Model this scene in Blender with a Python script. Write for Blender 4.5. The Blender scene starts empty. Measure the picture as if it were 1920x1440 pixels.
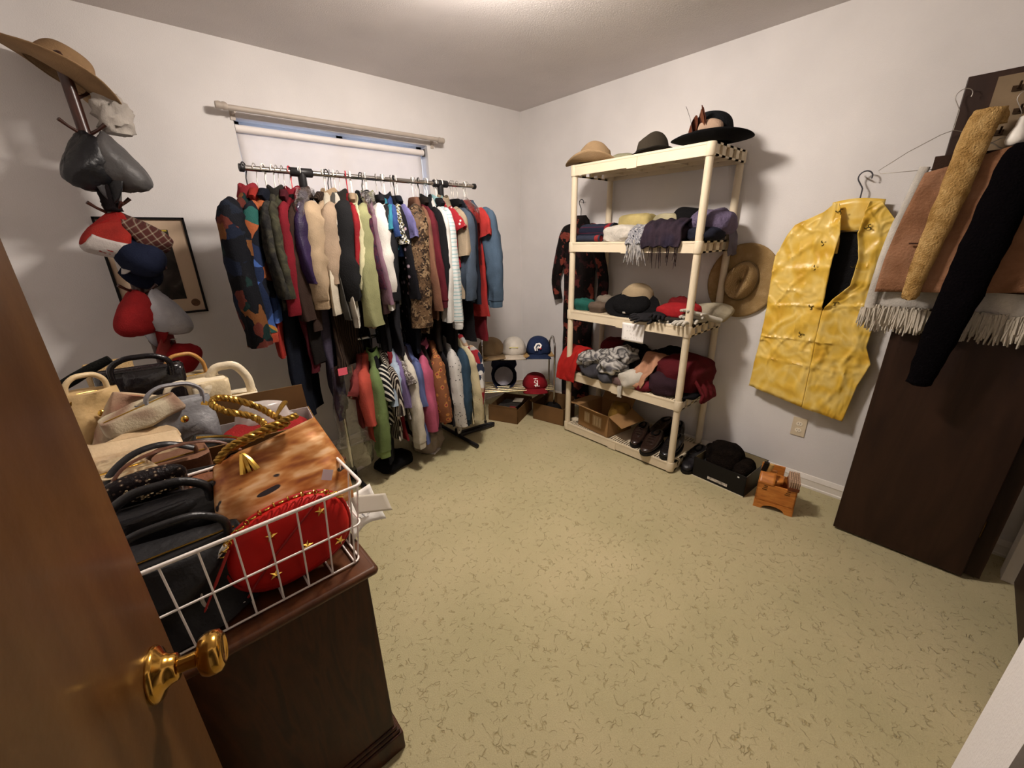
import bpy, math, random
from mathutils import Vector, Matrix, Euler, noise
random.seed(7)
SC = bpy.context.scene
COL = SC.collection
PI = math.pi
# ------------------------------------------------------------------ camera
cam_d = bpy.data.cameras.new('camera'); cam = bpy.data.objects.new('camera', cam_d); COL.objects.link(cam)
cam_d.sensor_width = 36.0; cam_d.lens = 36.0 * 760.505 / 1920; cam_d.clip_start = 0.02
yaw, pitch, roll = 0.7310284, 0.345179, -0.0204135
_f = Vector((math.sin(yaw)*math.cos(pitch), math.cos(yaw)*math.cos(pitch), -math.sin(pitch)))
_r = Vector((math.cos(yaw), -math.sin(yaw), 0)); _u = _r.cross(_f)
_r2 = _r*math.cos(roll) + _u*math.sin(roll); _u2 = -_r*math.sin(roll) + _u*math.cos(roll)
cam.matrix_world = Matrix(((_r2.x, _u2.x, -_f.x, 0), (_r2.y, _u2.y, -_f.y, 0), (_r2.z, _u2.z, -_f.z, 1.4536), (0, 0, 0, 1)))
SC.camera = cam
# ------------------------------------------------------------------ sky outside the window, exposure
wd = bpy.data.worlds.new('evening_sky'); SC.world = wd; wd.use_nodes = True
wd.node_tree.nodes['Background'].inputs[0].default_value = (0.50, 0.66, 1.0, 1)
wd.node_tree.nodes['Background'].inputs[1].default_value = 2.2
SC.view_settings.view_transform = 'Standard'; SC.view_settings.look = 'None'
SC.view_settings.gamma = 1.0; SC.view_settings.exposure = 0.78; SC.view_settings.use_curve_mapping = False
LAMP_POS = (1.17, 1.36, 2.44); LAMP_STRENGTH = 120.0; LAMP_COLOR = (1.0, 0.90, 0.81)

# ------------------------------------------------------------------ materials
def lin(c):
    if isinstance(c, str):
        c = tuple(int(c[i:i+2], 16) for i in (0, 2, 4))
    return tuple(((v/255)/12.92 if v/255 <= .04045 else ((v/255+.055)/1.055)**2.4) for v in c) + (1,)
MATS = {}
def mat(col, rough=.85, metal=0, pat=None, bump=None, coat=0, alpha=1, trans=0, sheen=0, var=.12, vs=9, spec=.3, ior=1.45):
    """procedural material; pat = (kind, scale, [colours], ...)"""
    key = repr((col, rough, metal, pat, bump, coat, alpha, trans, sheen, var, vs, spec))
    if key in MATS: return MATS[key]
    m = bpy.data.materials.new('material_%d' % len(MATS)); m.use_nodes = True
    nt = m.node_tree; N = nt.nodes; L = nt.links; b = N['Principled BSDF']
    b.inputs['Roughness'].default_value = rough; b.inputs['Metallic'].default_value = metal
    b.inputs['Specular IOR Level'].default_value = spec; b.inputs['IOR'].default_value = ior
    b.inputs['Coat Weight'].default_value = coat; b.inputs['Coat Roughness'].default_value = .15
    b.inputs['Alpha'].default_value = alpha; b.inputs['Transmission Weight'].default_value = trans
    b.inputs['Sheen Weight'].default_value = sheen
    tc = N.new('ShaderNodeTexCoord')
    co = tc.outputs['Object']
    def ramp(stops, const=False):
        r = N.new('ShaderNodeValToRGB'); r.color_ramp.interpolation = 'CONSTANT' if const else 'LINEAR'
        e = r.color_ramp.elements
        while len(e) < len(stops): e.new(0.5)
        for i, (p, cc) in enumerate(stops): e[i].position = p; e[i].color = lin(cc)
        return r
    def tex(kind, scale, **kw):
        t = N.new('ShaderNodeTex' + kind); L.new(co, t.inputs['Vector']); t.inputs['Scale'].default_value = scale
        for k, v in kw.items():
            if k in t.inputs: t.inputs[k].default_value = v
            else: setattr(t, k, v)
        return t
    out = None
    if pat:
        k, sc_, cols = pat[0], pat[1], pat[2]
        if k == 'stripe':       # bands along an axis
            mp = N.new('ShaderNodeMapping'); L.new(co, mp.inputs[0])
            if len(pat) > 4: mp.inputs['Rotation'].default_value = pat[4]
            t = N.new('ShaderNodeTexWave'); t.bands_direction = pat[3]; L.new(mp.outputs[0], t.inputs['Vector'])
            t.inputs['Scale'].default_value = sc_; t.inputs['Distortion'].default_value = .6
            t.inputs['Detail Scale'].default_value = 2
            r = ramp([(i/len(cols), cc) for i, cc in enumerate(cols)], True); L.new(t.outputs['Fac'], r.inputs[0]); out = r.outputs[0]
        elif k == 'cells':      # patchwork or printed blotches
            d = tex('Noise', sc_*1.2, Detail=2)
            mx = N.new('ShaderNodeMix'); mx.data_type = 'VECTOR'; mx.inputs[0].default_value = pat[3] if len(pat) > 3 else .1
            L.new(co, mx.inputs[4]); L.new(d.outputs['Color'], mx.inputs[5])
            t = N.new('ShaderNodeTexVoronoi'); t.inputs['Scale'].default_value = sc_; L.new(mx.outputs[1], t.inputs['Vector'])
            sp = N.new('ShaderNodeSeparateColor'); L.new(t.outputs['Color'], sp.inputs[0])
            r = ramp([(i/len(cols), cc) for i, cc in enumerate(cols)], True); L.new(sp.outputs[0], r.inputs[0]); out = r.outputs[0]
        elif k == 'spots':      # flowers / dots on a ground colour: cols = [spot, ring, ground]
            t = tex('Voronoi', sc_, Randomness=.8)
            th = pat[3] if len(pat) > 3 else .3
            r = ramp([(0, cols[0]), (th*.55, cols[1]), (th, cols[2])], True); L.new(t.outputs['Distance'], r.inputs[0]); out = r.outputs[0]
        elif k == 'blotch':     # noise through a ramp
            t = tex('Noise', sc_, Detail=pat[3] if len(pat) > 3 else 3, Distortion=.6)
            n = len(cols); r = ramp([(.30+.40*i/max(1, n-1), cc) for i, cc in enumerate(cols)]); L.new(t.outputs['Fac'], r.inputs[0]); out = r.outputs[0]
        elif k == 'plaid':
            o = []
            for ax in ('Y', 'Z'):
                t = tex('Wave', sc_, bands_direction=ax); r = ramp([(0, cols[0]), (.45, cols[1]), (.62, cols[2]), (.75, cols[0]), (.93, cols[3])], True)
                L.new(t.outputs['Fac'], r.inputs[0]); o.append(r.outputs[0])
            mx = N.new('ShaderNodeMix'); mx.data_type = 'RGBA'; mx.inputs[0].default_value = .5
            L.new(o[0], mx.inputs[6]); L.new(o[1], mx.inputs[7]); out = mx.outputs[2]
        elif k == 'wood':       # grain along an axis; cols dark..light
            mp = N.new('ShaderNodeMapping'); L.new(co, mp.inputs[0]); mp.inputs['Scale'].default_value = pat[3]
            t = N.new('ShaderNodeTexNoise'); t.inputs['Scale'].default_value = sc_; t.inputs['Detail'].default_value = 5; t.inputs['Distortion'].default_value = 1.4
            L.new(mp.outputs[0], t.inputs['Vector'])
            n = len(cols); r = ramp([(.32+.36*i/max(1, n-1), cc) for i, cc in enumerate(cols)]); L.new(t.outputs['Fac'], r.inputs[0]); out = r.outputs[0]
        elif k == 'streak':     # brush strokes: stretched noise with several colours
            mp = N.new('ShaderNodeMapping'); L.new(co, mp.inputs[0]); mp.inputs['Scale'].default_value = pat[3]; mp.inputs['Rotation'].default_value = pat[4]
            t = N.new('ShaderNodeTexNoise'); t.inputs['Scale'].default_value = sc_; t.inputs['Detail'].default_value = 3; t.inputs['Distortion'].default_value = .5
            L.new(mp.outputs[0], t.inputs['Vector'])
            n = len(cols); r = ramp([(.22+.5*i/max(1, n-1), cc) for i, cc in enumerate(cols)]); L.new(t.outputs['Fac'], r.inputs[0]); out = r.outputs[0]
        elif k == 'weave':
            a = tex('Wave', sc_, bands_direction='X', Distortion=1.0); a2 = tex('Wave', sc_, bands_direction='Z', Distortion=1.0)
            mm = N.new('ShaderNodeMath'); mm.operation = 'MULTIPLY'; L.new(a.outputs['Fac'], mm.inputs[0]); L.new(a2.outputs['Fac'], mm.inputs[1])
            r = ramp([(0, cols[0]), (1, cols[1])]); L.new(mm.outputs[0], r.inputs[0]); out = r.outputs[0]
    else:
        if var > 0:
            t = tex('Noise', vs, Detail=4)
            cl = [min(255, max(0, v)) for v in (tuple(int(col[i:i+2], 16) for i in (0, 2, 4)) if isinstance(col, str) else col)]
            r = ramp([(.3, tuple(v*(1-var) for v in cl)), (.7, tuple(min(255, v*(1+var*.6)) for v in cl))]); L.new(t.outputs['Fac'], r.inputs[0]); out = r.outputs[0]
        else:
            b.inputs['Base Color'].default_value = lin(col)
    if out: L.new(out, b.inputs['Base Color'])
    if bump:
        t = tex('Noise', bump[0], Detail=bump[2] if len(bump) > 2 else 3)
        bp = N.new('ShaderNodeBump'); bp.inputs['Strength'].default_value = bump[1]; bp.inputs['Distance'].default_value = .01
        L.new(t.outputs['Fac'], bp.inputs['Height']); L.new(bp.outputs[0], b.inputs['Normal'])
    MATS[key] = m
    return m
def tone(c, k=.82, d=.19):
    if isinstance(c, str): c = tuple(int(c[i:i+2], 16) for i in (0, 2, 4))
    g = (c[0]+c[1]+c[2])/3; return tuple(k*(v*(1-d)+g*d) for v in c)
CB = (160, .25, 2)                      # fine cloth relief
def cloth(col, **k): k.setdefault('bump', CB); k.setdefault('rough', .92); k.setdefault('spec', .15); return mat(tone(col), **k)
def print_(kind, scale, cols, *a, **k): k.setdefault('bump', CB); k.setdefault('rough', .9); k.setdefault('spec', .15); return mat('808080', pat=(kind, scale, [tone(q) for q in cols]) + a, **k)
def velvet(col, **k): return mat(col, rough=1.0, spec=.03, bump=(140, .6, 3), **k)
def goldprint():
    m = bpy.data.materials.new('gold_print'); m.use_nodes = True; nt = m.node_tree; N = nt.nodes; L = nt.links; b = N['Principled BSDF']
    b.inputs['Roughness'].default_value = .36; b.inputs['Metallic'].default_value = .25; b.inputs['Specular IOR Level'].default_value = .6
    tc = N.new('ShaderNodeTexCoord'); mp = N.new('ShaderNodeMapping'); L.new(tc.outputs['Object'], mp.inputs[0]); mp.inputs['Rotation'].default_value = (0, .30, 0); mp.inputs['Scale'].default_value = (.30, .6, 1.0)
    n = N.new('ShaderNodeTexNoise'); n.inputs['Scale'].default_value = 44; n.inputs['Detail'].default_value = 2.5; n.inputs['Distortion'].default_value = .0; L.new(mp.outputs[0], n.inputs['Vector'])
    r = N.new('ShaderNodeValToRGB'); e = r.color_ramp.elements
    st = [(.30, '8a4820'), (.40, 'a8642e'), (.47, 'bd7c3e'), (.53, 'c98e54'), (.60, 'd9aa78'), (.68, 'e2bc94'), (.8, 'e8c8a0')]
    while len(e) < len(st): e.new(.5)
    for i, (p, c) in enumerate(st): e[i].position = p; e[i].color = lin(c)
    L.new(n.outputs['Fac'], r.inputs[0])
    n2 = N.new('ShaderNodeTexNoise'); n2.inputs['Scale'].default_value = 52; n2.inputs['Detail'].default_value = 0; L.new(mp.outputs[0], n2.inputs['Vector'])
    r2 = N.new('ShaderNodeValToRGB'); r2.color_ramp.elements[0].position = .69; r2.color_ramp.elements[1].position = .71; L.new(n2.outputs['Fac'], r2.inputs[0])
    mx = N.new('ShaderNodeMix'); mx.data_type = 'RGBA'; L.new(r2.outputs[0], mx.inputs[0]); L.new(r.outputs[0], mx.inputs[6]); mx.inputs[7].default_value = lin('2c2428'); L.new(mx.outputs[2], b.inputs['Base Color'])
    return m
def leather(col, **k): k.setdefault('rough', .42); k.setdefault('spec', .5); k.setdefault('bump', (70, .25, 3)); return mat(col, **k)

# ------------------------------------------------------------------ mesh helpers
class MB:
    def __init__(s): s.v = []; s.f = []
    def ring_faces(s, a, b, n, closed=True):
        for i in range(n if closed else n-1):
            j = (i+1) % n; s.f.append((a+i, a+j, b+j, b+i))
    def loft(s, rings, closed=True, caps=True, loop=False):
        n = len(rings[0]); base = len(s.v)
        for r in rings: s.v += [tuple(p) for p in r]
        for k in range(len(rings)-1): s.ring_faces(base+k*n, base+(k+1)*n, n, closed)
        if loop: s.ring_faces(base+(len(rings)-1)*n, base, n, closed)
        elif caps and closed:
            s.f.append(tuple(range(base+n-1, base-1, -1))); e = base+(len(rings)-1)*n; s.f.append(tuple(range(e, e+n)))
        return s
    def tube(s, pts, r, n=8, loop=False, flat=1.0):
        pts = [Vector(p) for p in pts]; m = len(pts); rings = []; up = None
        for i, p in enumerate(pts):
            a = pts[(i-1) % m] if (loop or i > 0) else p; c = pts[(i+1) % m] if (loop or i < m-1) else p
            d = (c-a); d = d.normalized() if d.length > 1e-9 else Vector((0, 0, 1))
            if up is None:
                up = Vector((0, 0, 1)) if abs(d.z) < .9 else Vector((1, 0, 0))
            x = d.cross(up)
            if x.length < 1e-6: x = d.orthogonal()
            x.normalize(); up = x.cross(d).normalized()
            rr = r[i] if isinstance(r, (list, tuple)) else r
            rings.append([p + x*(math.cos(2*PI*k/n)*rr) + up*(math.sin(2*PI*k/n)*rr*flat) for k in range(n)])
        return s.loft(rings, loop=loop)
    def box(s, c, d, m=None):
        x, y, z = c; a, b_, h = d[0]/2, d[1]/2, d[2]/2; k = len(s.v)
        pts = [Vector((sx*a, sy*b_, sz*h)) for sz in (-1, 1) for sy in (-1, 1) for sx in (-1, 1)]
        if m is not None: pts = [m @ p for p in pts]
        s.v += [(p.x+x, p.y+y, p.z+z) for p in pts]
        for q in ((0, 2, 3, 1), (4, 5, 7, 6), (0, 1, 5, 4), (2, 6, 7, 3), (0, 4, 6, 2), (1, 3, 7, 5)): s.f.append(tuple(k+i for i in q))
        return s
    def bb(s, x0, x1, y0, y1, z0, z1): return s.box(((x0+x1)/2, (y0+y1)/2, (z0+z1)/2), (x1-x0, y1-y0, z1-z0))
    def lathe(s, prof, n=24, c=(0, 0, 0), ax='z', sx=1, sy=1):
        rings = []
        for r, z in prof:
            ring = []
            for k in range(n):
                a = 2*PI*k/n; p = (r*math.cos(a)*sx, r*math.sin(a)*sy, z)
                if ax == 'x': p = (p[2], p[0], p[1])
                elif ax == 'y': p = (p[1], p[2], p[0])
                ring.append((p[0]+c[0], p[1]+c[1], p[2]+c[2]))
            rings.append(ring)
        return s.loft(rings)
    def grid(s, fn, nu, nv, closeu=False):
        k = len(s.v); w = nu if closeu else nu+1
        for j in range(nv+1):
            for i in range(w): s.v.append(tuple(fn(i/nu, j/nv)))
        for j in range(nv):
            for i in range(nu):
                i2 = (i+1) % w; s.f.append((k+j*w+i, k+j*w+i2, k+(j+1)*w+i2, k+(j+1)*w+i))
        return s
    def build(s, name, m, parent=None, smooth=True, solid=0, bevel=0, sub=0, weld=False, off=0):
        me = bpy.data.meshes.new(name); me.from_pydata(s.v, [], s.f); me.validate(); me.update()
        if smooth:
            for p in me.polygons: p.use_smooth = True
            me.set_sharp_from_angle(angle=math.radians(58))
        me.materials.append(m)
        o = bpy.data.objects.new(name, me); COL.objects.link(o)
        if parent is not None: o.parent = parent
        if weld: md = o.modifiers.new('weld', 'WELD'); md.merge_threshold = 1e-4
        if solid: md = o.modifiers.new('thickness', 'SOLIDIFY'); md.thickness = solid; md.offset = off
        if bevel:
            md = o.modifiers.new('bevel', 'BEVEL'); md.width = bevel; md.segments = 2; md.limit_method = 'ANGLE'; md.harden_normals = False
        if sub: md = o.modifiers.new('smooth', 'SUBSURF'); md.levels = sub; md.render_levels = sub
        return o
def thing(name, label, cat, loc=(0, 0, 0), rot=(0, 0, 0), group=None):
    o = bpy.data.objects.new(name, None); COL.objects.link(o); o.empty_display_size = .05
    o.location = loc; o.rotation_euler = rot if isinstance(rot, (tuple, list, Euler)) else (0, 0, rot)
    return tag(o, label, cat, group)
def tag(o, label, cat, group=None, kind=None):
    o['label'] = label; o['category'] = cat
    if group: o['group'] = group
    if kind: o['kind'] = kind
    return o
def struct(o, label=None, cat=None):
    o['kind'] = 'structure'
    if label: o['label'] = label
    if cat: o['category'] = cat
    return o
def at(o, loc, rot=(0, 0, 0)):
    o.location = loc; o.rotation_euler = rot if isinstance(rot, (tuple, list)) else (0, 0, rot); return o
def nz(x, y, z): return noise.noise(Vector((x, y, z)))
def sg(v, e): return math.copysign(abs(v)**e, v)
def arc(c, r, a0, a1, n, plane='xz'):
    out = []
    for i in range(n+1):
        a = math.radians(a0+(a1-a0)*i/n); u, v = r*math.cos(a), r*math.sin(a)
        out.append({'xz': (c[0]+u, c[1], c[2]+v), 'yz': (c[0], c[1]+u, c[2]+v), 'xy': (c[0]+u, c[1]+v, c[2])}[plane])
    return out
def smoothpath(pts, n=6):
    pts = [Vector(p) for p in pts]; out = []
    for i in range(len(pts)-1):
        p0 = pts[max(0, i-1)]; p1 = pts[i]; p2 = pts[i+1]; p3 = pts[min(len(pts)-1, i+2)]
        for k in range(n):
            t = k/n; out.append(.5*((2*p1)+(p2-p0)*t+(2*p0-5*p1+4*p2-p3)*t*t+(3*p1-p0-3*p2+p3)*t**3))
    out.append(pts[-1]); return out
# ================================================================== THE ROOM
XC, YC, H = 2.715, 2.857, 2.44
XL = -.45
def wallmat(col, s=.12):
    m = mat(col, rough=.75, var=.03, vs=2.5, bump=(210, s, 2), spec=.25); return m
M_WALL = wallmat('dedad8'); M_CEIL = wallmat('d8d2d0', .25); M_TRIM = mat('e8e2da', rough=.4, var=.02, spec=.4)
# carpet: sculpted loop pile with meandering cut lines
def carpet():
    m = bpy.data.materials.new('carpet'); m.use_nodes = True; nt = m.node_tree; N = nt.nodes; L = nt.links; b = N['Principled BSDF']
    b.inputs['Roughness'].default_value = .95; b.inputs['Specular IOR Level'].default_value = .1; b.inputs['Sheen Weight'].default_value = .15
    tc = N.new('ShaderNodeTexCoord'); co = tc.outputs['Object']
    n1 = N.new('ShaderNodeTexNoise'); n1.inputs['Scale'].default_value = 11; n1.inputs['Detail'].default_value = 3; L.new(co, n1.inputs['Vector'])
    mx = N.new('ShaderNodeMix'); mx.data_type = 'VECTOR'; mx.inputs[0].default_value = .16; L.new(co, mx.inputs[4]); L.new(n1.outputs['Color'], mx.inputs[5])
    vo = N.new('ShaderNodeTexVoronoi'); vo.feature = 'DISTANCE_TO_EDGE'; vo.inputs['Scale'].default_value = 25; L.new(mx.outputs[1], vo.inputs['Vector'])
    ms = N.new('ShaderNodeTexNoise'); ms.inputs['Scale'].default_value = 30; ms.inputs['Detail'].default_value = 2; L.new(co, ms.inputs['Vector'])
    r1 = N.new('ShaderNodeValToRGB'); r1.color_ramp.elements[0].position = 0; r1.color_ramp.elements[1].position = .05
    r1.color_ramp.elements[0].color = (0, 0, 0, 1); r1.color_ramp.elements[1].color = (1, 1, 1, 1); L.new(vo.outputs['Distance'], r1.inputs[0])
    r2 = N.new('ShaderNodeValToRGB'); r2.color_ramp.elements[0].position = .50; r2.color_ramp.elements[1].position = .64; L.new(ms.outputs['Fac'], r2.inputs[0])
    gm = N.new('ShaderNodeMath'); gm.operation = 'MAXIMUM'; L.new(r1.outputs[0], gm.inputs[0])
    iv = N.new('ShaderNodeMath'); iv.operation = 'SUBTRACT'; iv.inputs[0].default_value = 1; L.new(r2.outputs[0], iv.inputs[1]); L.new(iv.outputs[0], gm.inputs[1])
    # worn, slightly browner lane and greener border near the walls
    big = N.new('ShaderNodeTexNoise'); big.inputs['Scale'].default_value = 1.7; big.inputs['Detail'].default_value = 6; L.new(co, big.inputs['Vector'])
    cr = N.new('ShaderNodeValToRGB'); cr.color_ramp.elements[0].position = .34; cr.color_ramp.elements[1].position = .68
    cr.color_ramp.elements[0].color = lin('afa57e'); cr.color_ramp.elements[1].color = lin('bdb08a'); L.new(big.outputs['Fac'], cr.inputs[0])
    fine = N.new('ShaderNodeTexNoise'); fine.inputs['Scale'].default_value = 240; fine.inputs['Detail'].default_value = 2; L.new(co, fine.inputs['Vector'])
    fr = N.new('ShaderNodeValToRGB'); fr.color_ramp.elements[0].color = (.75, .75, .75, 1); fr.color_ramp.elements[1].color = (1.1, 1.1, 1.1, 1); L.new(fine.outputs['Fac'], fr.inputs[0])
    m1 = N.new('ShaderNodeMix'); m1.data_type = 'RGBA'; m1.blend_type = 'MULTIPLY'; m1.inputs[0].default_value = .6; L.new(cr.outputs[0], m1.inputs[6]); L.new(fr.outputs[0], m1.inputs[7])
    gr = N.new('ShaderNodeMix'); gr.data_type = 'RGBA'; L.new(gm.outputs[0], gr.inputs[0]); gr.inputs[6].default_value = lin('a19267'); L.new(m1.outputs[2], gr.inputs[7])  # cut lines darkened in the colour too, painting shade into the grooves
    L.new(gr.outputs[2], b.inputs['Base Color'])
    ad = N.new('ShaderNodeMath'); ad.operation = 'MULTIPLY_ADD'; L.new(fine.outputs['Fac'], ad.inputs[0]); ad.inputs[1].default_value = .25; L.new(gm.outputs[0], ad.inputs[2])
    bp = N.new('ShaderNodeBump'); bp.inputs['Strength'].default_value = .55; bp.inputs['Distance'].default_value = .012; L.new(ad.outputs[0], bp.inputs['Height']); L.new(bp.outputs[0], b.inputs['Normal'])
    return m
struct(MB().bb(XL-.1, XC+.1, -1.6, YC+.1, -.1, 0).build('floor', carpet(), smooth=False), 'olive tan sculpted carpet covering the whole room', 'floor')
struct(MB().bb(XL-.1, XC+.1, -1.6, YC+.1, H, H+.1).build('ceiling', M_CEIL, smooth=False), 'plain off-white textured ceiling', 'ceiling')
WX0, WX1, WZ0, WZ1 = .60, 1.79, .98, 2.09
w = MB(); w.bb(XL-.1, WX0, YC, YC+.14, 0, H); w.bb(WX1, XC+.1, YC, YC+.14, 0, H); w.bb(WX0, WX1, YC, YC+.14, 0, WZ0); w.bb(WX0, WX1, YC, YC+.14, WZ1, H)
struct(w.build('wall_back', M_WALL, smooth=False), 'white painted wall with the window', 'wall')
struct(MB().bb(XC, XC+.12, -1.6, YC, 0, H).build('wall_right', M_WALL, smooth=False), 'white painted wall behind the shelf unit', 'wall')
struct(MB().bb(XL-.12, XL, -1.6, YC, 0, H).build('wall_left', M_WALL, smooth=False), 'white painted wall behind the entry door', 'wall')
w = MB(); w.bb(XL, -.30, -.30, -.16, 0, H); w.bb(-.30, .60, -.30, -.16, 2.06, H); w.bb(.60, .76, -.50, -.16, 0, H); w.bb(.76, XC, -.60, -.47, 0, H)
struct(w.build('wall_near', M_WALL, smooth=False), 'white wall around the doorway and closet', 'wall')
struct(MB().bb(XL, XC, -1.7, -1.6, 0, H).build('wall_hall_closure', M_WALL, smooth=False), 'unseen hallway wall added behind the camera to keep out sky light', 'wall')  # unseen wall, added to stop sky light leaking in through the doorway
# closet jamb and dark closet leaves on the near side
struct(MB().bb(2.50, 2.585, -.50, -.40, 0, 2.03).build('trim_1', M_TRIM, smooth=False), 'white closet jamb beside the dark doors', 'trim')
M_DARK = mat('808080', rough=.5, pat=('wood', 3.0, ['24130c', '2c190f', '341f14'], (4, 4, .6)), spec=.35, bump=(60, .06))
d = struct(MB().bb(1.66, 2.50, -.47, -.435, .012, 2.0).build('door_2', M_DARK, smooth=False, bevel=.003), 'dark brown flush closet door at the edge of the room', 'door')
lf = struct(MB().bb(2.384, 2.416, -.282, .180, .012, 1.965).build('door_3', M_DARK, smooth=False, bevel=.003), 'dark brown flush closet leaf standing out with clothes hung on it', 'door')
b2 = MB(); b2.bb(2.42, 2.452, -.335, .15, .012, 1.965); b2.build('folded_leaf', M_DARK, lf, smooth=False)
hg = MB()
for z in (.25, 1.0, 1.75): hg.tube([(2.418, -.285, z-.04), (2.418, -.285, z+.04)], .006, 8)
hg.build('hinge', mat('8a6f3a', rough=.35, metal=1, var=0), lf)
M_PALE_PANEL = mat('7d6a52', rough=.6, var=.1)  # thin flat panel, lighter brown than the leaf
MB().bb(2.378, 2.384, -.10, .103, 1.70, 1.945).build('pale_panel', M_PALE_PANEL, lf, smooth=False)['label'] = 'lighter brown panel near the top'
for yy, zz in ((.05, 1.90), (.03, 1.83), (.06, 1.77), (-.02, 1.86)):
    hb = MB(); hb.bb(2.372, 2.378, yy-.012, yy+.012, zz-.008, zz+.008); hb.tube([(2.374, yy, zz), (2.352, yy-.004, zz-.004), (2.344, yy-.006, zz+.014)], .003, 6)
    hb.build('hook', mat('3a2a1c', rough=.5, metal=.6, var=0), lf)
# baseboards (stepped profile)
def base_profile(o0, o1, z):
    return [(o0, 0), (o0+.013*o1, 0), (o0+.013*o1, .012), (o0+.009*o1, .016), (o0+.009*o1, .05), (o0+.012*o1, .056), (o0+.008*o1, .07), (o0+.004*o1, .082), (o0, .084)]
r_ = [[(x, y, z) for x, z in base_profile(XC, -1, 0)] for y in (-.46, YC)]
struct(MB().loft(r_).build('baseboard_right', M_TRIM, smooth=False), 'white moulded baseboard under the outlet', 'baseboard')
r_ = [[(x, YC-(p-0), z) for p, z in base_profile(0, 1, 0)] for x in (XL, XC-.014)]
struct(MB().loft(r_).build('baseboard_back', M_TRIM, smooth=False), 'white moulded baseboard under the window', 'baseboard')
# window: frame, mullion, panes
fr = MB()
for a in ((WX0, WX0+.04, WZ0, WZ1), (WX1-.04, WX1, WZ0, WZ1), (WX0, WX1, WZ0, WZ0+.04), (WX0, WX1, WZ1-.03, WZ1), (1.175, 1.215, WZ0, WZ1)):
    fr.bb(a[0], a[1], YC+.085, YC+.125, a[2], a[3])
wn = struct(fr.build('window_1', mat('dfe6ee', rough=.4, var=0), smooth=False), 'white framed window behind the roller blind', 'window')
for x0, x1 in ((WX0+.04, 1.175), (1.215, WX1-.04)):
    MB().bb(x0, x1, YC+.100, YC+.104, WZ0+.04, WZ1-.03).build('pane', mat('ffffff', rough=.02, trans=1, var=0, spec=.5), wn, smooth=False)
MB().bb(WX0-.01, WX1+.01, YC-.02, YC+.085, WZ0-.02, WZ0).build('window_sill', M_TRIM, wn, smooth=False)
# roller blind
rb = thing('roller_blind', 'white roller blind pulled down inside the window', 'blind', (0, YC+.035, 0))
M_BL = mat('f4eeea', rough=.8, var=.02, spec=.2)
_nt = M_BL.node_tree; _tr = _nt.nodes.new('ShaderNodeBsdfTranslucent'); _tr.inputs[0].default_value = (.9, .86, .84, 1); _ms = _nt.nodes.new('ShaderNodeMixShader'); _ms.inputs[0].default_value = .28
_nt.links.new(_nt.nodes['Principled BSDF'].outputs[0], _ms.inputs[1]); _nt.links.new(_tr.outputs[0], _ms.inputs[2]); _nt.links.new(_ms.outputs[0], _nt.nodes['Material Output'].inputs[0])
def blind(u, v):
    z = 2.03-v*1.0; x = WX0+.012+u*(1.150); return (x, .014+.006*nz(x*2, z*2, 3)+.016*max(0, .35-u)*v*math.sin(u*20), z)
MB().grid(blind, 30, 14).build('blind_sheet', M_BL, rb, solid=.0015)
MB().tube([(WX0+.006, 0, 2.046), (1.772, 0, 2.046)], .019, 14).build('roller', mat('efe7e2', rough=.6, var=.02), rb)
for x in (WX0+.001, 1.774):
    MB().bb(x, x+.004, -.02, .02, 2.022, 2.07).build('bracket', mat('55504c', rough=.5, var=0), rb, smooth=False)
# curtain rod
cr_ = thing('curtain_rod', 'pale grey curtain rod mounted above the window', 'curtain rod', (0, YC-.075, 2.115))
M_ROD = mat('b3a79b', rough=.45, var=.05, spec=.5)
MB().tube([(.55, 0, 0), (1.20, 0, .004), (1.86, 0, .006)], .0135, 14).build('rod', M_ROD, cr_)
for x in (.545, 1.862):
    MB().lathe([(0, -.03), (.016, -.027), (.02, -.01), (.016, 0), (.019, .006), (.019, .02), (.012, .027), (0, .028)], 14, (x, 0, .003), 'x').build('finial', M_ROD, cr_)
for x in (.60, 1.83):
    b_ = MB(); b_.tube([(x, .073, -.01), (x, .02, -.014), (x, 0, -.017)], .005, 8); b_.bb(x-.012, x+.012, .069, .075, -.04, .03); b_.build('bracket', M_ROD, cr_)
# ceiling lamp (flush dome in the middle of the ceiling)
la = thing('ceiling_lamp', 'glowing white glass dome lamp on the ceiling', 'lamp', LAMP_POS)
MB().lathe([(0, 0), (.08, 0), (.085, -.022), (.14, -.026), (.145, -.032), (.14, -.038), (0, -.038)], 32).build('pan', mat('d8c9a0', rough=.3, metal=.8, var=0), la)
lm = bpy.data.materials.new('lamp_glass'); lm.use_nodes = True; e = lm.node_tree.nodes.new('ShaderNodeEmission'); e.inputs[0].default_value = LAMP_COLOR + (1,); e.inputs[1].default_value = LAMP_STRENGTH
lm.node_tree.links.new(e.outputs[0], lm.node_tree.nodes['Material Output'].inputs[0])
MB().lathe([(.136, -.039), (.14, -.06), (.137, -.085), (.12, -.108), (.085, -.124), (.045, -.132), (0.002, -.134)], 32).build('shade', lm, la)
MB().lathe([(.002, -.134), (.008, -.136), (.009, -.146), (.004, -.154), (.001, -.155)], 12).build('finial', mat('d8c9a0', rough=.3, metal=.8, var=0), la)
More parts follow.
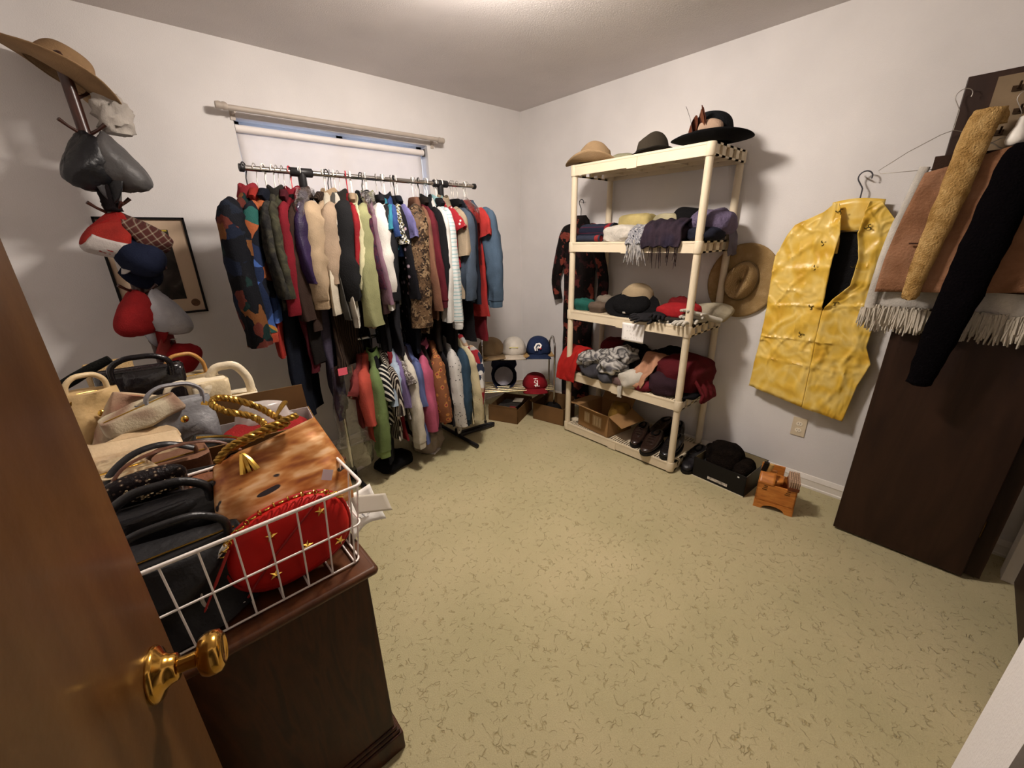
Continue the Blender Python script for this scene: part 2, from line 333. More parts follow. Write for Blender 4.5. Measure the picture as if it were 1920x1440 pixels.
# power outlet
ol = thing('power_outlet', 'ivory duplex power outlet low on the wall below the yellow vest', 'outlet', (XC-.001, .481, .367))
MB().bb(-.005, 0, -.036, .036, -.058, .058).build('cover_plate', mat('d8c8ac', rough=.4, var=.02), ol, smooth=False, bevel=.003)
for z in (-.02, .02):
    s_ = MB().lathe([(0, 0), (.0165, 0), (.0165, -.003), (0, -.003)], 18, (-.005, 0, z), 'x', 1, .8).build('socket', mat('efe4d0', rough=.4, var=0), ol)
    for yy, zz, hh in ((-.006, .003, .009), (.006, .003, .007), (0, -.007, .004)):
        MB().bb(-.0086, -.0079, yy-.0012, yy+.0012, z+zz-hh/2, z+zz+hh/2).build('slot', mat('3a322a', var=0), s_, smooth=False)
# entry door, open towards the left, with brass knob
HG = (-.281, -.141); AD = math.radians(14)
M_DOOR = mat('808080', rough=.38, pat=('wood', 2.2, ['46290f', '503114', '5a3a1a'], (5, 5, .35)), spec=.45, coat=.15, bump=(40, .05))
dr = thing('door_1', 'brown wooden entry door swung open beside the camera', 'door', (HG[0], HG[1], 0), (0, 0, -AD)); dr['kind'] = 'structure'
MB().bb(-.035, 0, 0, .81, .012, 2.04).build('door_leaf', M_DOOR, dr, smooth=False, bevel=.003)
M_BRASS = mat('c89a4a', rough=.16, metal=1, var=0)
kz, ky = .94, .81-.068
MB().lathe([(0, 0), (.034, 0), (.0345, .003), (.031, .007), (.022, .011), (.018, .018), (.0165, .024), (.0125, .026), (0, .026)], 40, (0, ky, kz), 'x').build('rose', M_BRASS, dr)
MB().lathe([(0, .02), (.0105, .02), (.0095, .034), (.0105, .044), (.017, .047), (.024, .050), (.0275, .057), (.0278, .064), (.0255, .071), (.020, .0745), (.017, .075), (.0155, .0735), (0, .0735)], 40, (0, ky, kz), 'x').build('knob', M_BRASS, dr)
MB().lathe([(0, -.035), (.034, -.035), (.03, -.043), (.012, -.046), (.011, -.07), (.026, -.078), (.028, -.09), (.02, -.1), (0, -.102)], 24, (0, ky, kz), 'x').build('knob', M_BRASS, dr)
MB().bb(-.030, -.006, .8085, .8105, kz-.028, kz+.028).build('latch_plate', M_BRASS, dr, smooth=False)
# ================================================================== GARMENT BUILDERS
def hanger(name, label, loc, yaw, col, thick=.004, w=.2, group=None, plane_drop=.150, metal=0, hook_r=.021):
    t = thing(name, label, 'hanger', loc, (0, 0, yaw), group)
    m = mat(col, rough=.4, metal=metal, var=0, spec=.5)
    z0 = -.012+hook_r
    hk = arc((0, 0, z0-.006), hook_r, 200, -30, 12, 'yz')
    hk = [(x, y, z) for x, y, z in hk] + [(0, .004, z0-hook_r-.022), (0, 0, z0-hook_r-.03), (0, 0, -plane_drop+.045)]
    MB().tube(hk, min(thick, .003), 8).build('hook', m, t)
    z = -plane_drop
    pts = [(0, 0, z+.045), (0, .03, z+.035), (0, w*.55, z-.012), (0, w*.92, z-.068), (0, w*.88, z-.08), (0, 0, z-.08), (0, -w*.88, z-.08), (0, -w*.92, z-.068), (0, -w*.55, z-.012), (0, -.03, z+.035)]
    MB().tube(pts, thick, 8, loop=True).build('shoulder_bar', m, t)
    return t
def body_mesh(L, w, t, flare, seed, neck=.06, top=-.088, fold=.011, n=40, tilt=0):
    mb = MB(); rings = []
    prof = [(top, neck*.82, .020), (top-.016, neck, .025), (top-.034, neck+.02, .025), (top-.060, w*.52, .024), (top-.086, w*.72, .022), (top-.110, w*.88, .021), (top-.135, w*.96, .021), (top-.165, w, .024)]
    zs = top-.165; m = max(7, int((L+zs)/.035))
    for i in range(1, m+1):
        v = i/m; prof.append((zs-(L+zs)*v, w*(1-.07*math.sin(v*PI*.9)+(flare-1)*v), t*(.8+.35*math.sin(v*PI))))
    for z, hw, ht in prof:
        v = max(0, min(1, (zs-z)/max(.01, L+zs))); ring = []
        for k in range(n):
            a = 2*PI*k/n; y = hw*sg(math.cos(a), .85); x = ht*sg(math.sin(a), .75)
            A = fold*(.2+.8*v) if z < zs else .003
            x += A*math.sin(y*34+seed*1.7+3*nz(seed, z*2.5, 1)) + A*1.6*(1-2*abs(nz(y*13+seed, z*3.2, seed*.7))) - A*.6 + A*.5*nz(y*30, z*14, seed)
            y += .012*v*nz(seed*3, z*6, a)
            ring.append((x, y, z + (.008*nz(y*12, seed, 5) if v > .97 else 0)))
        rings.append(ring)
    return mb.loft(rings)
def sleeve_mesh(side, w, ln, seed, z0=-.19, r0=.062, r1=.042, out=.03, fl=.5, n=18):
    P = [Vector((0, y, z)) for y, z in ([(w-.085, -.185), (w-.045, -.208), (w-.012, -.262), (w+out*.5, -.24-ln*.35), (w+out*.9, -.22-ln*.65), (w+out*.7, -.19-ln)] if ln > .3 else
         [(w-.085, -.185), (w-.045, -.208), (w-.006, -.245), (w+out*.8, -.19-ln)])]
    P = smoothpath(P, 5); m = len(P)-1; rings = []
    for i, p in enumerate(P):
        v = i/m; d = (P[min(m, i+1)]-P[max(0, i-1)]).normalized(); bn = Vector((0, -d.z, d.y))
        ry = (r0*1.1+(r1*1.1-r0*1.1)*v)*min(1, .62+v*1.6); rx = r0*fl*(.42+.58*min(1, v*2.6))*(1-.25*v)
        bow = .022*math.sin(v*2.6+seed)*v
        ring = []
        for k in range(n):
            a = 2*PI*k/n; ca, sa = sg(math.cos(a), .95), sg(math.sin(a), 1.25)
            h = 1-abs(nz(v*6.5+seed, sa*.9+ca*.9+v*3, seed*.3))*2.4; h2 = nz(v*17+seed*2, a*.8, 2)
            q = 1+(.20*h+.13*h2)*min(1, v*4)
            pt = p + bn*(ry*ca*(1+.4*(q-1))) + Vector((rx*sa*q+bow+.010*math.sin(ca*5+seed+v*5)*v, 0, 0)); ring.append((pt.x, side*pt.y, pt.z))
        rings.append(ring)
    last = rings[-1]; c = Vector((0, 0, 0))
    for q in last: c += Vector(q)
    c /= n
    rings.append([tuple(c+(Vector(q)-c)*.8+Vector((0, 0, .002))) for q in last]); rings.append([tuple(c+(Vector(q)-c)*.7+Vector((0, 0, .03))) for q in last])
    return MB().loft(rings), last
def cuff_mesh(ring, h=.05, k=.86):
    c = Vector((0, 0, 0))
    for p in ring: c += Vector(p)
    c /= len(ring); rs = []
    for i, (s, dz) in enumerate(((.8, .006), (k+.08, -.004), (k, -.02), (k, -h+.01), (k*.94, -h), (k*.7, -h+.004))):
        rs.append([(c.x+(p[0]-c.x)*s, c.y+(p[1]-c.y)*s, c.z+dz) for p in ring])
    return MB().loft(rs)
def garment(name, label, cat, loc, yaw, L, m, w=.205, t=.026, flare=1.12, sl=None, sm=None, collar=None, cuff=None, group=None, seed=0, hang=('white', .004), neck=.06, out=.03, fl=.5, plastic=False, fold=.011, short=False, trim=None, hlabel=None, r0=.062):
    g = thing(name, label, cat, loc, (0, 0, yaw), group)
    body_mesh(L, w, t, flare, seed, neck, fold=fold).build('body', m, g)
    if sl:
        for s in (-1, 1):
            mb, last = sleeve_mesh(s, w, sl*(1 if s < 0 else .96), seed+s, out=out, fl=fl, r0=r0, r1=.058 if short else .042)
            so = mb.build('sleeve', sm or m, g)
            if cuff: cuff_mesh(last).build('cuff', cuff, so)
    if collar:
        rs = []
        for z, a in ((-.128, 1.35), (-.10, 1.12), (-.078, 1.0), (-.074, .9), (-.09, .85), (-.11, .9)):
            rs.append([((.034*a)*math.sin(2*PI*k/18), neck*1.02*a*math.cos(2*PI*k/18), z-.012*math.cos(2*PI*k/18*2)) for k in range(18)])
        MB().loft(rs, caps=False, loop=True).build('collar', collar, g)
    if trim:
        tz = -L+.006
        for s in (-1, 1): MB().tube(smoothpath([(.028, s*.02, -.16), (.034, s*.018, -L*.5), (.03, s*.02, tz)], 8), .006, 6).build('trim_band', trim, g)
    if plastic:
        MB().grid(lambda u, v: ((.045+.012*nz(u*5, v*7, seed))*math.sin(u*2*PI), (w+.03)*math.cos(u*2*PI)*(.35+.65*min(1, v*5)), -.075-v*.42), 26, 16, True).build('plastic_cover', M_PLASTIC, g)
    hc = {'white': 'e9e4dc', 'black': '17151a', 'red': 'b01c2e', 'wire': 'b0aaa2', 'grey': '77757a'}[hang[0]]
    hn = {'white': 'white plastic hanger', 'black': 'black plastic hanger', 'red': 'red plastic hanger', 'wire': 'thin metal wire hanger', 'grey': 'grey plastic hanger'}[hang[0]]
    hanger('clothes_hanger', hlabel or (hn + ' holding the ' + short_label(label)), loc, yaw, hc, hang[1], w-.015, 'hangers on the clothes rack', metal=.9 if hang[0] == 'wire' else 0)
    return g
def short_label(s):
    for k in (' between ', ' hanging ', ' at the ', ' behind ', ' beside ', ' next ', ' in front ', ' with ', ' under ', ' on the ', ' right of ', ' just ', ' near ', ' below ', ' over ', ' peeking '):
        i = s.find(k)
        if i > 0: s = s[:i]
    return s
def _plastic():
    m = bpy.data.materials.new('clear_plastic'); m.use_nodes = True; nt = m.node_tree; N = nt.nodes; L = nt.links; o = N['Material Output']
    tr = N.new('ShaderNodeBsdfTransparent'); gl = N.new('ShaderNodeBsdfGlossy'); gl.inputs['Roughness'].default_value = .12
    ns = N.new('ShaderNodeTexNoise'); ns.inputs['Scale'].default_value = 26; tc = N.new('ShaderNodeTexCoord'); L.new(tc.outputs['Object'], ns.inputs['Vector'])
    bp = N.new('ShaderNodeBump'); bp.inputs['Strength'].default_value = .8; bp.inputs['Distance'].default_value = .01; L.new(ns.outputs['Fac'], bp.inputs['Height']); L.new(bp.outputs[0], gl.inputs['Normal'])
    lw = N.new('ShaderNodeLayerWeight'); lw.inputs['Blend'].default_value = .35; L.new(bp.outputs[0], lw.inputs['Normal'])
    mx = N.new('ShaderNodeMixShader'); L.new(lw.outputs['Facing'], mx.inputs[0]); L.new(tr.outputs[0], mx.inputs[1]); L.new(gl.outputs[0], mx.inputs[2]); L.new(mx.outputs[0], o.inputs[0])
    return m
M_PLASTIC = _plastic()
# ================================================================== CLOTHES RACK
RY, RZ = 2.40, 1.785
rk = thing('clothes_rack', 'chrome double rail clothes rack with black plastic joints in front of the window', 'clothes rack', (0, RY, 0))
M_CHROME = mat('c9c6c2', rough=.18, metal=1, var=0); M_BLK = mat('1a191b', rough=.45, var=.05, spec=.4)
MB().tube([(.50, 0, RZ), (1.84, 0, RZ)], .0125, 14).build('top_rail', M_CHROME, rk)
for x in (.495, 1.845): MB().lathe([(0, -.012), (.017, -.01), (.018, .008), (.012, .014), (0, .015)], 14, (x, 0, RZ), 'x').build('end_cap', M_BLK, rk)
for x in (.755, 1.577):
    j = MB(); j.tube([(x-.055, 0, RZ), (x-.05, 0, RZ), (x+.05, 0, RZ), (x+.055, 0, RZ)], [.014, .021, .021, .014], 14); j.tube([(x, 0, RZ), (x, 0, RZ-.08), (x, 0, RZ-.095)], [.02, .02, .016], 14)
    j.build('joint', M_BLK, rk)
    MB().tube([(x, 0, RZ-.09), (x, 0, .05)], .0115, 12).build('upright', M_CHROME, rk)
    MB().lathe([(0, .02), (.022, .02), (.022, .07), (.014, .085), (0, .085)], 14, (x, 0, 0)).build('base_socket', M_BLK, rk)
    MB().tube([(x, -.25, .02), (x, .25, .02)], .014, 10).build('foot_bar', M_BLK, rk)
for x, s in ((1.577, 1), (.755, -1)):
    MB().tube([(x, .03, .022), (x+s*.26, .0, .02), (x+s*.325, -.012, .019), (x+s*.335, -.03, .019), (x+s*.318, -.047, .019), (x+s*.26, -.045, .02), (x, -.02, .022)], .012, 8).build('foot_loop', M_BLK, rk)
MB().tube([(.70, -.02, .905), (1.76, -.02, .905)], .011, 12).build('lower_rail', M_CHROME, rk)
for x in (.755, 1.577): MB().lathe([(0, -.02), (.02, -.02), (.02, .02), (0, .02)], 12, (x, -.012, .905)).build('clamp', M_BLK, rk)

def upper(name, label, cat, px, hem, m, dy=0, **k):
    xf = px[0]; yaw = math.radians(-34+34*(xf-.36)/1.44+dy); xh = max(.505, min(1.835, xf-.225*math.sin(yaw)))
    L = RZ-hem[2]
    k.setdefault('group', 'clothes on the upper rail'); k.setdefault('seed', px[0]*37)
    if 'slz' in k: k['sl'] = max(.1, (RZ-.19)-k.pop('slz')[2])
    return garment(name, label, cat, (xh, RY, RZ), yaw, L, m, **k)
W_ = ('white', .004); B_ = ('black', .0045); I_ = ('wire', .0017); R_ = ('red', .0045); G_ = ('grey', .004)
PATCH = print_('cells', 15, ['12141c', '141d34', '0c0c0f', '16244a', '0e1018', '6a2a20', '0d0f16', '182030', '10121a', '12141c', '122e2c', '80491f'], .05)
upper('jacket', 'multicoloured patchwork jacket with red collar at the window end of the upper rail', 'jacket', (0.360,2.180,1.469), (0.284,2.200,1.032), PATCH, slz=(0.352,2.200,0.994), collar=cloth('a3222c'), hang=B_, dy=-4, fl=.75, w=.22, t=.03, r0=.075)
upper('denim_jacket', 'blue orange and green colour block jacket next to the patchwork jacket', 'jacket', (0.441,2.180,1.468), (0.394,2.200,1.090), print_('cells', 13, ['2d4f9c', '1b2a50', '22386c', 'b85a2c', '1f5f58', '141824', '3a62b8', 'd08a2c'], .03), slz=(0.419,2.200,1.047), hang=W_, fl=.7, dy=-8, cuff=cloth('c8442a'))
upper('coat', 'charcoal tweed coat between the colour block and dark red jackets', 'coat', (0.509,2.180,1.467), (0.468,2.200,1.143), print_('blotch', 30, ['1d1c1e', '33312c', '4a4736']), slz=(0.484,2.200,1.204), hang=W_, collar=cloth('2a2723'), fl=.6)
upper('coat', 'olive brown coat under the charcoal tweed coat', 'coat', (0.531,2.180,1.466), (0.492,2.200,1.122), print_('blotch', 14, ['26221c', '4b4a34', '2b2723']), slz=(0.507,2.200,1.202), hang=I_, fl=.55)
upper('jacket', 'dark red wool jacket between the tweed and brown coats', 'jacket', (0.571,2.180,1.465), (0.551,2.200,1.103), cloth('8a1220'), slz=(0.563,2.200,1.117), hang=R_, collar=cloth('9a1424'), fl=.6, dy=-6)
upper('skirt_suit', 'black skirt suit hanging low beneath the dark red jacket', 'suit', (0.589,2.180,1.465), (0.514,2.250,0.841), cloth('17110f'), hang=I_, w=.17, flare=1.15)
upper('coat', 'dark brown coat hanging long beside the purple blouse', 'coat', (0.622,2.180,1.465), (0.608,2.200,1.016), cloth('3b2820'), slz=(0.620,2.200,1.083), hang=W_, collar=cloth('4a332a'), fl=.6, dy=-6)
upper('blouse', 'purple satin blouse in clear plastic beside the beige zip jacket', 'blouse', (0.652,2.180,1.464), (0.633,2.200,1.227), cloth('2e1c46', rough=.45), slz=(0.640,2.200,1.266), hang=W_, plastic=True, fl=.6)
upper('pleated_skirt', 'brown pinstriped pleated skirt hanging low under the beige jackets', 'skirt', (0.689,2.180,1.463), (0.671,2.250,0.759), print_('stripe', 26, ['241812', '2c1e17', '4a372a'], 'Y'), hang=I_, w=.15, flare=1.35, fold=.02, neck=.1, dy=-25)
upper('jacket', 'beige zip jacket with elastic cuffs beside the purple blouse', 'jacket', (0.713,2.180,1.463), (0.692,2.200,1.182), cloth('bda07c'), slz=(0.708,2.200,1.180), cuff=cloth('c2a27a'), collar=cloth('bb9b74'), hang=B_, fl=.85, dy=-22, t=.034, out=.05, r0=.074, w=.235)
upper('blouse', 'cream blouse hanging between the two beige jackets', 'blouse', (0.769,2.180,1.462), (0.737,2.200,1.094), cloth('e3d6bb'), slz=(0.747,2.200,1.093), hang=W_, fl=.35, w=.19, r0=.05)
upper('jacket', 'pale beige jacket next to the large black jacket', 'jacket', (0.795,2.180,1.462), (0.778,2.200,1.214), cloth('b3977a'), slz=(0.796,2.200,1.253), hang=I_, collar=cloth('2a2622'), fl=.8, dy=-16, w=.225, r0=.07)
upper('shirt', 'grey shirt hanging low by the pale beige jacket', 'shirt', (0.806,2.180,1.461), (0.765,2.200,1.062), cloth('55524c'), slz=(0.750,2.220,1.061), hang=G_, fl=.35, w=.185, r0=.05)
upper('shirt', 'ivory shirt hanging low behind the large black jacket', 'shirt', (0.827,2.180,1.461), (0.790,2.200,1.044), cloth('e8dfcc'), slz=(0.770,2.200,1.061), hang=W_, fl=.35, w=.185, r0=.05, cuff=cloth('ede5d4'))
upper('jacket', 'large black wool jacket with raised collar in front of the tan trousers', 'jacket', (0.887,2.180,1.460), (0.875,2.200,1.119), cloth('1f1f21'), slz=(0.896,2.200,1.160), hang=B_, collar=cloth('17171a'), fl=.95, dy=-30, t=.04, out=.06, r0=.09, w=.25)
upper('tan_trousers', 'tan trousers folded low behind the large black jacket', 'trousers', (0.921,2.180,1.460), (0.900,2.200,0.977), cloth('b89a78'), hang=W_, w=.16, flare=1.0, neck=.1)
upper('sweater', 'red sweater peeking behind the large black jacket', 'sweater', (0.898,2.180,1.460), (0.889,2.200,1.273), cloth('a81a22'), slz=(0.898,2.200,1.327), hang=R_)
upper('blouse', 'pale yellow blouse beside the lime green jacket', 'blouse', (0.926,2.180,1.459), (0.914,2.200,1.158), cloth('d9d2a0'), slz=(0.934,2.200,1.213), hang=W_, fl=.5)
upper('jacket', 'lime green long jacket with raised collar in the middle of the upper rail', 'jacket', (0.966,2.180,1.459), (0.974,2.200,1.014), cloth('9fa06a'), slz=(0.987,2.200,1.012), hang=W_, collar=cloth('969860'), fl=.8, dy=-14, out=.045, w=.235, r0=.07)
upper('blouse', 'burgundy and navy print blouse beside the lime green jacket', 'blouse', (0.996,2.180,1.458), (0.987,2.200,1.150), print_('blotch', 40, ['1d1a2c', '5a2236', '2a2440']), slz=(0.988,2.200,1.208), hang=I_)
upper('blouse', 'mauve blouse between the burgundy print and white blouses', 'blouse', (1.014,2.180,1.458), (0.993,2.200,1.060), cloth('8b6577'), slz=(0.989,2.200,1.120), hang=W_, plastic=True)
upper('blouse', 'bright white blouse hanging in the middle of the upper rail', 'blouse', (1.056,2.180,1.457), (1.075,2.200,1.080), cloth('ece6dd'), slz=(1.081,2.200,1.185), hang=W_, fl=.9, dy=-20, t=.034, flare=1.2, w=.235, r0=.075)
upper('jacket', 'black satin jacket beside the bright white blouse', 'jacket', (1.087,2.180,1.457), (1.120,2.200,1.120), cloth('191a20', rough=.6), slz=(1.122,2.200,1.135), hang=W_, collar=cloth('1a1b22'), fl=.8, dy=-12, w=.225)
upper('shirt', 'turquoise shirt peeking next to the black satin jacket', 'shirt', (1.119,2.180,1.456), (1.135,2.200,1.400), cloth('2a8aa6'), slz=(1.139,2.200,1.484), hang=I_, short=True)
upper('shirt', 'royal blue shirt peeking beside the newsprint blouse', 'shirt', (1.138,2.180,1.456), (1.144,2.200,1.371), cloth('2d4c94'), slz=(1.148,2.200,1.456), hang=I_, short=True)
upper('blouse', 'black and white newsprint blouse near the brown floral jacket', 'blouse', (1.167,2.180,1.455), (1.177,2.200,1.370), print_('blotch', 95, ['f1eee4', 'f1eee4', '17161a', '17161a', 'e6d36a'], 1), slz=(1.177,2.200,1.421), hang=W_, fl=.85, dy=-14, short=True)
upper('dress', 'black dress with pale pink flowers under the newsprint blouse', 'dress', (1.183,2.180,1.455), (1.160,2.200,0.989), print_('spots', 22, ['d9c3cf', 'a98a9c', '15141a'], .22), slz=(1.163,2.200,1.131), hang=I_)
upper('cardigan', 'lavender cardigan beside the newsprint blouse', 'cardigan', (1.203,2.180,1.455), (1.204,2.200,1.250), cloth('6f6aa8'), slz=(1.221,2.200,1.455), hang=B_, short=True)
upper('jacket', 'brown and tan leaf print jacket hanging right of the lavender cardigan', 'jacket', (1.271,2.180,1.454), (1.261,2.200,0.908), print_('cells', 44, ['33231a', '64492f', '9a7c58', '20150f', '765739', '46311f'], .09, rough=.55), slz=(1.274,2.200,0.956), hang=I_, fl=.95, dy=-22, t=.036, r0=.08, w=.24)
upper('jacket', 'rust brown jacket beside the leaf print jacket', 'jacket', (1.335,2.180,1.453), (1.334,2.200,0.981), cloth('8a5a42'), slz=(1.352,2.200,1.045), hang=W_)
upper('sweater', 'burgundy sweater between the leaf print and black jackets', 'sweater', (1.363,2.180,1.452), (1.393,2.200,1.073), cloth('6d1a26'), slz=(1.404,2.200,1.105), hang=B_, cuff=cloth('5c1520'), fl=.6, dy=-5)
upper('coat', 'slim black coat between the burgundy sweater and aqua cardigan', 'coat', (1.408,2.180,1.451), (1.428,2.200,1.018), cloth('17171b'), slz=(1.444,2.200,1.101), hang=I_, collar=cloth('1a1a1e'), fl=.6, dy=-5)
upper('blouse', 'white blouse between the slim black coat and aqua cardigan', 'blouse', (1.445,2.180,1.451), (1.465,2.200,0.962), cloth('e9e6e0'), slz=(1.473,2.200,0.961), hang=W_, fl=.5)
upper('cardigan', 'white and aqua striped cardigan with long sleeves on the upper rail', 'cardigan', (1.491,2.180,1.450), (1.495,2.200,0.922), print_('stripe', 7, ['e8ebe8', 'cfe3e4', '8cc3cb', 'e8ebe8'], 'Z'), slz=(1.514,2.200,0.955), hang=W_, collar=cloth('8fc2c6'), cuff=cloth('e6e6e0'), fl=.65, dy=-6)
upper('blouse', 'red blouse with white polka dots beside the aqua cardigan', 'blouse', (1.527,2.180,1.449), (1.540,2.200,1.290), print_('spots', 30, ['f0e8e4', 'f0e8e4', 'b81c28'], .2), slz=(1.526,2.200,1.511), hang=I_, short=True)
upper('jacket', 'tan khaki jacket between the polka dot blouse and denim shirt', 'jacket', (1.563,2.180,1.449), (1.576,2.200,1.087), cloth('ab9679'), slz=(1.578,2.200,1.353), hang=W_, collar=cloth('a89274'), fl=.6)
upper('shirt', 'slate blue denim shirt beside the tan khaki jacket', 'shirt', (1.620,2.180,1.448), (1.635,2.200,1.063), cloth('47566a'), slz=(1.636,2.200,1.080), hang=I_, fl=.85, dy=-10, t=.03)
upper('skirt', 'black skirt hanging low under the slate blue shirt', 'skirt', (1.645,2.180,1.447), (1.660,2.220,0.782), cloth('151417'), hang=I_, w=.17, neck=.1)
upper('vest', 'navy vest in clear plastic beside the red shirt', 'vest', (1.696,2.180,1.446), (1.724,2.200,1.035), cloth('1c2230'), hang=I_, plastic=True)
upper('shirt', 'bright red short sleeved shirt near the corner end of the rail', 'shirt', (1.740,2.180,1.446), (1.788,2.250,0.947), cloth('c42a26'), slz=(1.748,2.200,1.462), hang=W_, short=True, dy=-4)
upper('dress', 'dark red dress hanging low at the corner end of the rail', 'dress', (1.766,2.180,1.445), (1.808,2.250,0.766), cloth('7c1420'), hang=I_, w=.17)
upper('denim_jacket', 'light denim jacket at the corner end of the upper rail', 'jacket', (1.816,2.180,1.444), (1.818,2.200,1.016), cloth('4a627c'), slz=(1.839,2.200,1.058), hang=I_, fl=.9, dy=8, t=.034, out=.05, r0=.075, cuff=cloth('4e6a86'))
# long pieces under the window end of the rail
upper('dress', 'orange red dress hanging under the patchwork jacket', 'dress', (0.428,2.200,1.468), (0.397,2.280,0.903), cloth('b8281e'), hang=I_, w=.16, flare=1.2, neck=.09)
upper('navy_trousers', 'long navy trousers reaching down behind the dresser', 'trousers', (0.466,2.200,1.467), (0.402,2.300,0.525), cloth('121726'), hang=I_, w=.15, neck=.1, flare=1.15)
upper('dress', 'dark maroon dress between the navy trousers and pleated skirt', 'dress', (0.558,2.200,1.466), (0.532,2.300,0.795), cloth('5a1420'), hang=I_, w=.15, flare=1.2, neck=.09)
upper('long_dress', 'dusky lavender long dress behind the pleated skirt', 'dress', (0.651,2.200,1.464), (0.557,2.300,0.472), cloth('4a4258'), hang=I_, w=.13, neck=.09)

for _lb, _p, _h, _c in (('black trousers hanging low behind the lime green jacket', (0.999,2.200,1.458), (1.003,2.360,0.826), '141316'), ('charcoal trousers hanging low behind the bright white blouse', (1.084,2.200,1.457), (1.111,2.360,0.780), '25242a'),
                   ('dark navy trousers hanging low behind the flowered black dress', (1.208,2.200,1.455), (1.240,2.360,0.780), '151a28'), ('dark brown trousers hanging low behind the burgundy sweater', (1.380,2.200,1.452), (1.442,2.360,0.760), '231a16'), ('dark grey trousers hanging low behind the aqua striped cardigan', (1.505,2.200,1.450), (1.591,2.360,0.724), '1d1c20')):
    upper('trousers', _lb, 'trousers', _p, _h, cloth(_c), hang=I_, w=.16, flare=1.05, neck=.1)
LZ, LY = .905, 2.38
def lower(name, label, cat, px, hem, m, dy=0, **k):
    xf = px[0]; yaw = math.radians(-16+16*(xf-.74)/.92+dy); xh = max(.72, min(1.75, xf-.225*math.sin(yaw)))
    k.setdefault('group', 'clothes on the lower rail'); k.setdefault('seed', px[0]*53+5)
    if 'slz' in k: k['sl'] = max(.1, (LZ-.19)-k.pop('slz')[2])
    k.setdefault('hang', ('black', .0035))
    return garment(name, label, cat, (xh, LY, LZ), yaw, LZ-hem[2], m, **k)
lower('shirt', 'dull coral red shirt at the window end of the lower rail', 'shirt', (0.771,2.180,0.704), (0.782,2.250,0.420), cloth('8f3330'), slz=(0.778,2.200,0.697), short=True, dy=-22, fl=.5)
lower('cardigan', 'coral orange cardigan beside the leaf green blouse', 'cardigan', (0.830,2.180,0.689), (0.779,2.160,0.313), cloth('d04a38'), slz=(0.804,2.160,0.437), dy=-12, fl=.7)
lower('blouse', 'leaf green long blouse with folded cuffs on the lower rail', 'blouse', (0.886,2.180,0.675), (0.844,2.160,0.201), cloth('768e4e'), slz=(0.865,2.160,0.255), dy=-12, fl=.8, collar=cloth('6f8d44'), cuff=cloth('86a356'))
lower('dress', 'long black dress reaching lowest on the lower rail', 'dress', (0.930,2.180,0.663), (0.897,2.160,0.126), cloth('121216'), fl=.6, w=.19)
lower('shirt', 'black shirt with white stripes beside the leaf green blouse', 'shirt', (0.956,2.180,0.657), (0.942,2.160,0.390), print_('stripe', 14, ['141418', '141418', 'e8e2d2'], 'DIAGONAL'), slz=(0.960,2.160,0.553), dy=-16, fl=.8, short=True)
lower('shirt', 'brown shirt with fine stripes on the lower rail', 'shirt', (0.989,2.180,0.648), (0.959,2.160,0.274), print_('stripe', 30, ['241a18', '3a2a26', 'd8ccb8'], 'Y'), slz=(0.974,2.160,0.450))
lower('shirt', 'pale blue shirt on the lower rail beside the stripes', 'shirt', (1.016,2.180,0.641), (1.006,2.160,0.476), cloth('a9bfd6'), slz=(1.024,2.160,0.513), dy=-14, fl=.8, short=True)
lower('dress', 'dark red dress peeking below the pale blue shirt', 'dress', (1.036,2.180,0.636), (1.012,2.200,0.239), cloth('8c1a20'), w=.17)
lower('sweater', 'lilac sweater between the pale blue and cream garments', 'sweater', (1.064,2.180,0.629), (1.049,2.160,0.480), cloth('7d68a0'), slz=(1.058,2.160,0.489), dy=-6, short=True)
lower('blouse', 'white and brown print blouse beside the cream cardigan', 'blouse', (1.085,2.180,0.624), (1.053,2.160,0.389), print_('blotch', 60, ['e8e2da', '4a342a', 'cfc6bc'], 2), slz=(1.083,2.160,0.698), short=True)
lower('cardigan', 'cream cardigan with long sleeves on the lower rail', 'cardigan', (1.113,2.180,0.616), (1.067,2.160,0.253), cloth('e2d8c4'), slz=(1.073,2.160,0.232), cuff=cloth('e6ddcb'), dy=-8, fl=.7)
lower('dress', 'dark plum dress beside the cream cardigan', 'dress', (1.149,2.180,0.607), (1.110,2.180,0.191), cloth('34242e'), w=.19)
lower('shirt', 'periwinkle shirt peeking beside the pink jacket', 'shirt', (1.178,2.180,0.600), (1.177,2.200,0.178), cloth('5d6aa6'), slz=(1.167,2.160,0.463))
lower('jacket', 'bright pink jacket in the middle of the lower rail', 'jacket', (1.216,2.180,0.590), (1.202,2.160,0.263), cloth('d0567a'), slz=(1.211,2.160,0.267), collar=cloth('d85c80'), dy=-22, fl=.8, t=.03)
lower('vest', 'dark brown vest between the pink and embroidered jackets', 'vest', (1.278,2.180,0.574), (1.268,2.200,0.265), cloth('2e1f1a'))
lower('jacket', 'orange and brown embroidered jacket beside the bright pink jacket', 'jacket', (1.317,2.180,0.564), (1.294,2.160,0.270), print_('spots', 24, ['a8323a', 'd98a3c', '9a5a34'], .34), slz=(1.305,2.160,0.306), dy=-16, fl=.85)
lower('vest', 'black vest with red piping on the lower rail', 'vest', (1.382,2.180,0.547), (1.382,2.180,0.234), cloth('18161a'), trim=cloth('9a2030'), dy=-8)
lower('blouse', 'white blouse with small black print on the lower rail', 'blouse', (1.441,2.180,0.532), (1.411,2.140,0.164), print_('spots', 48, ['26262c', '26262c', 'd9d3cc'], .2), slz=(1.434,2.140,0.230), dy=-18, fl=.8)
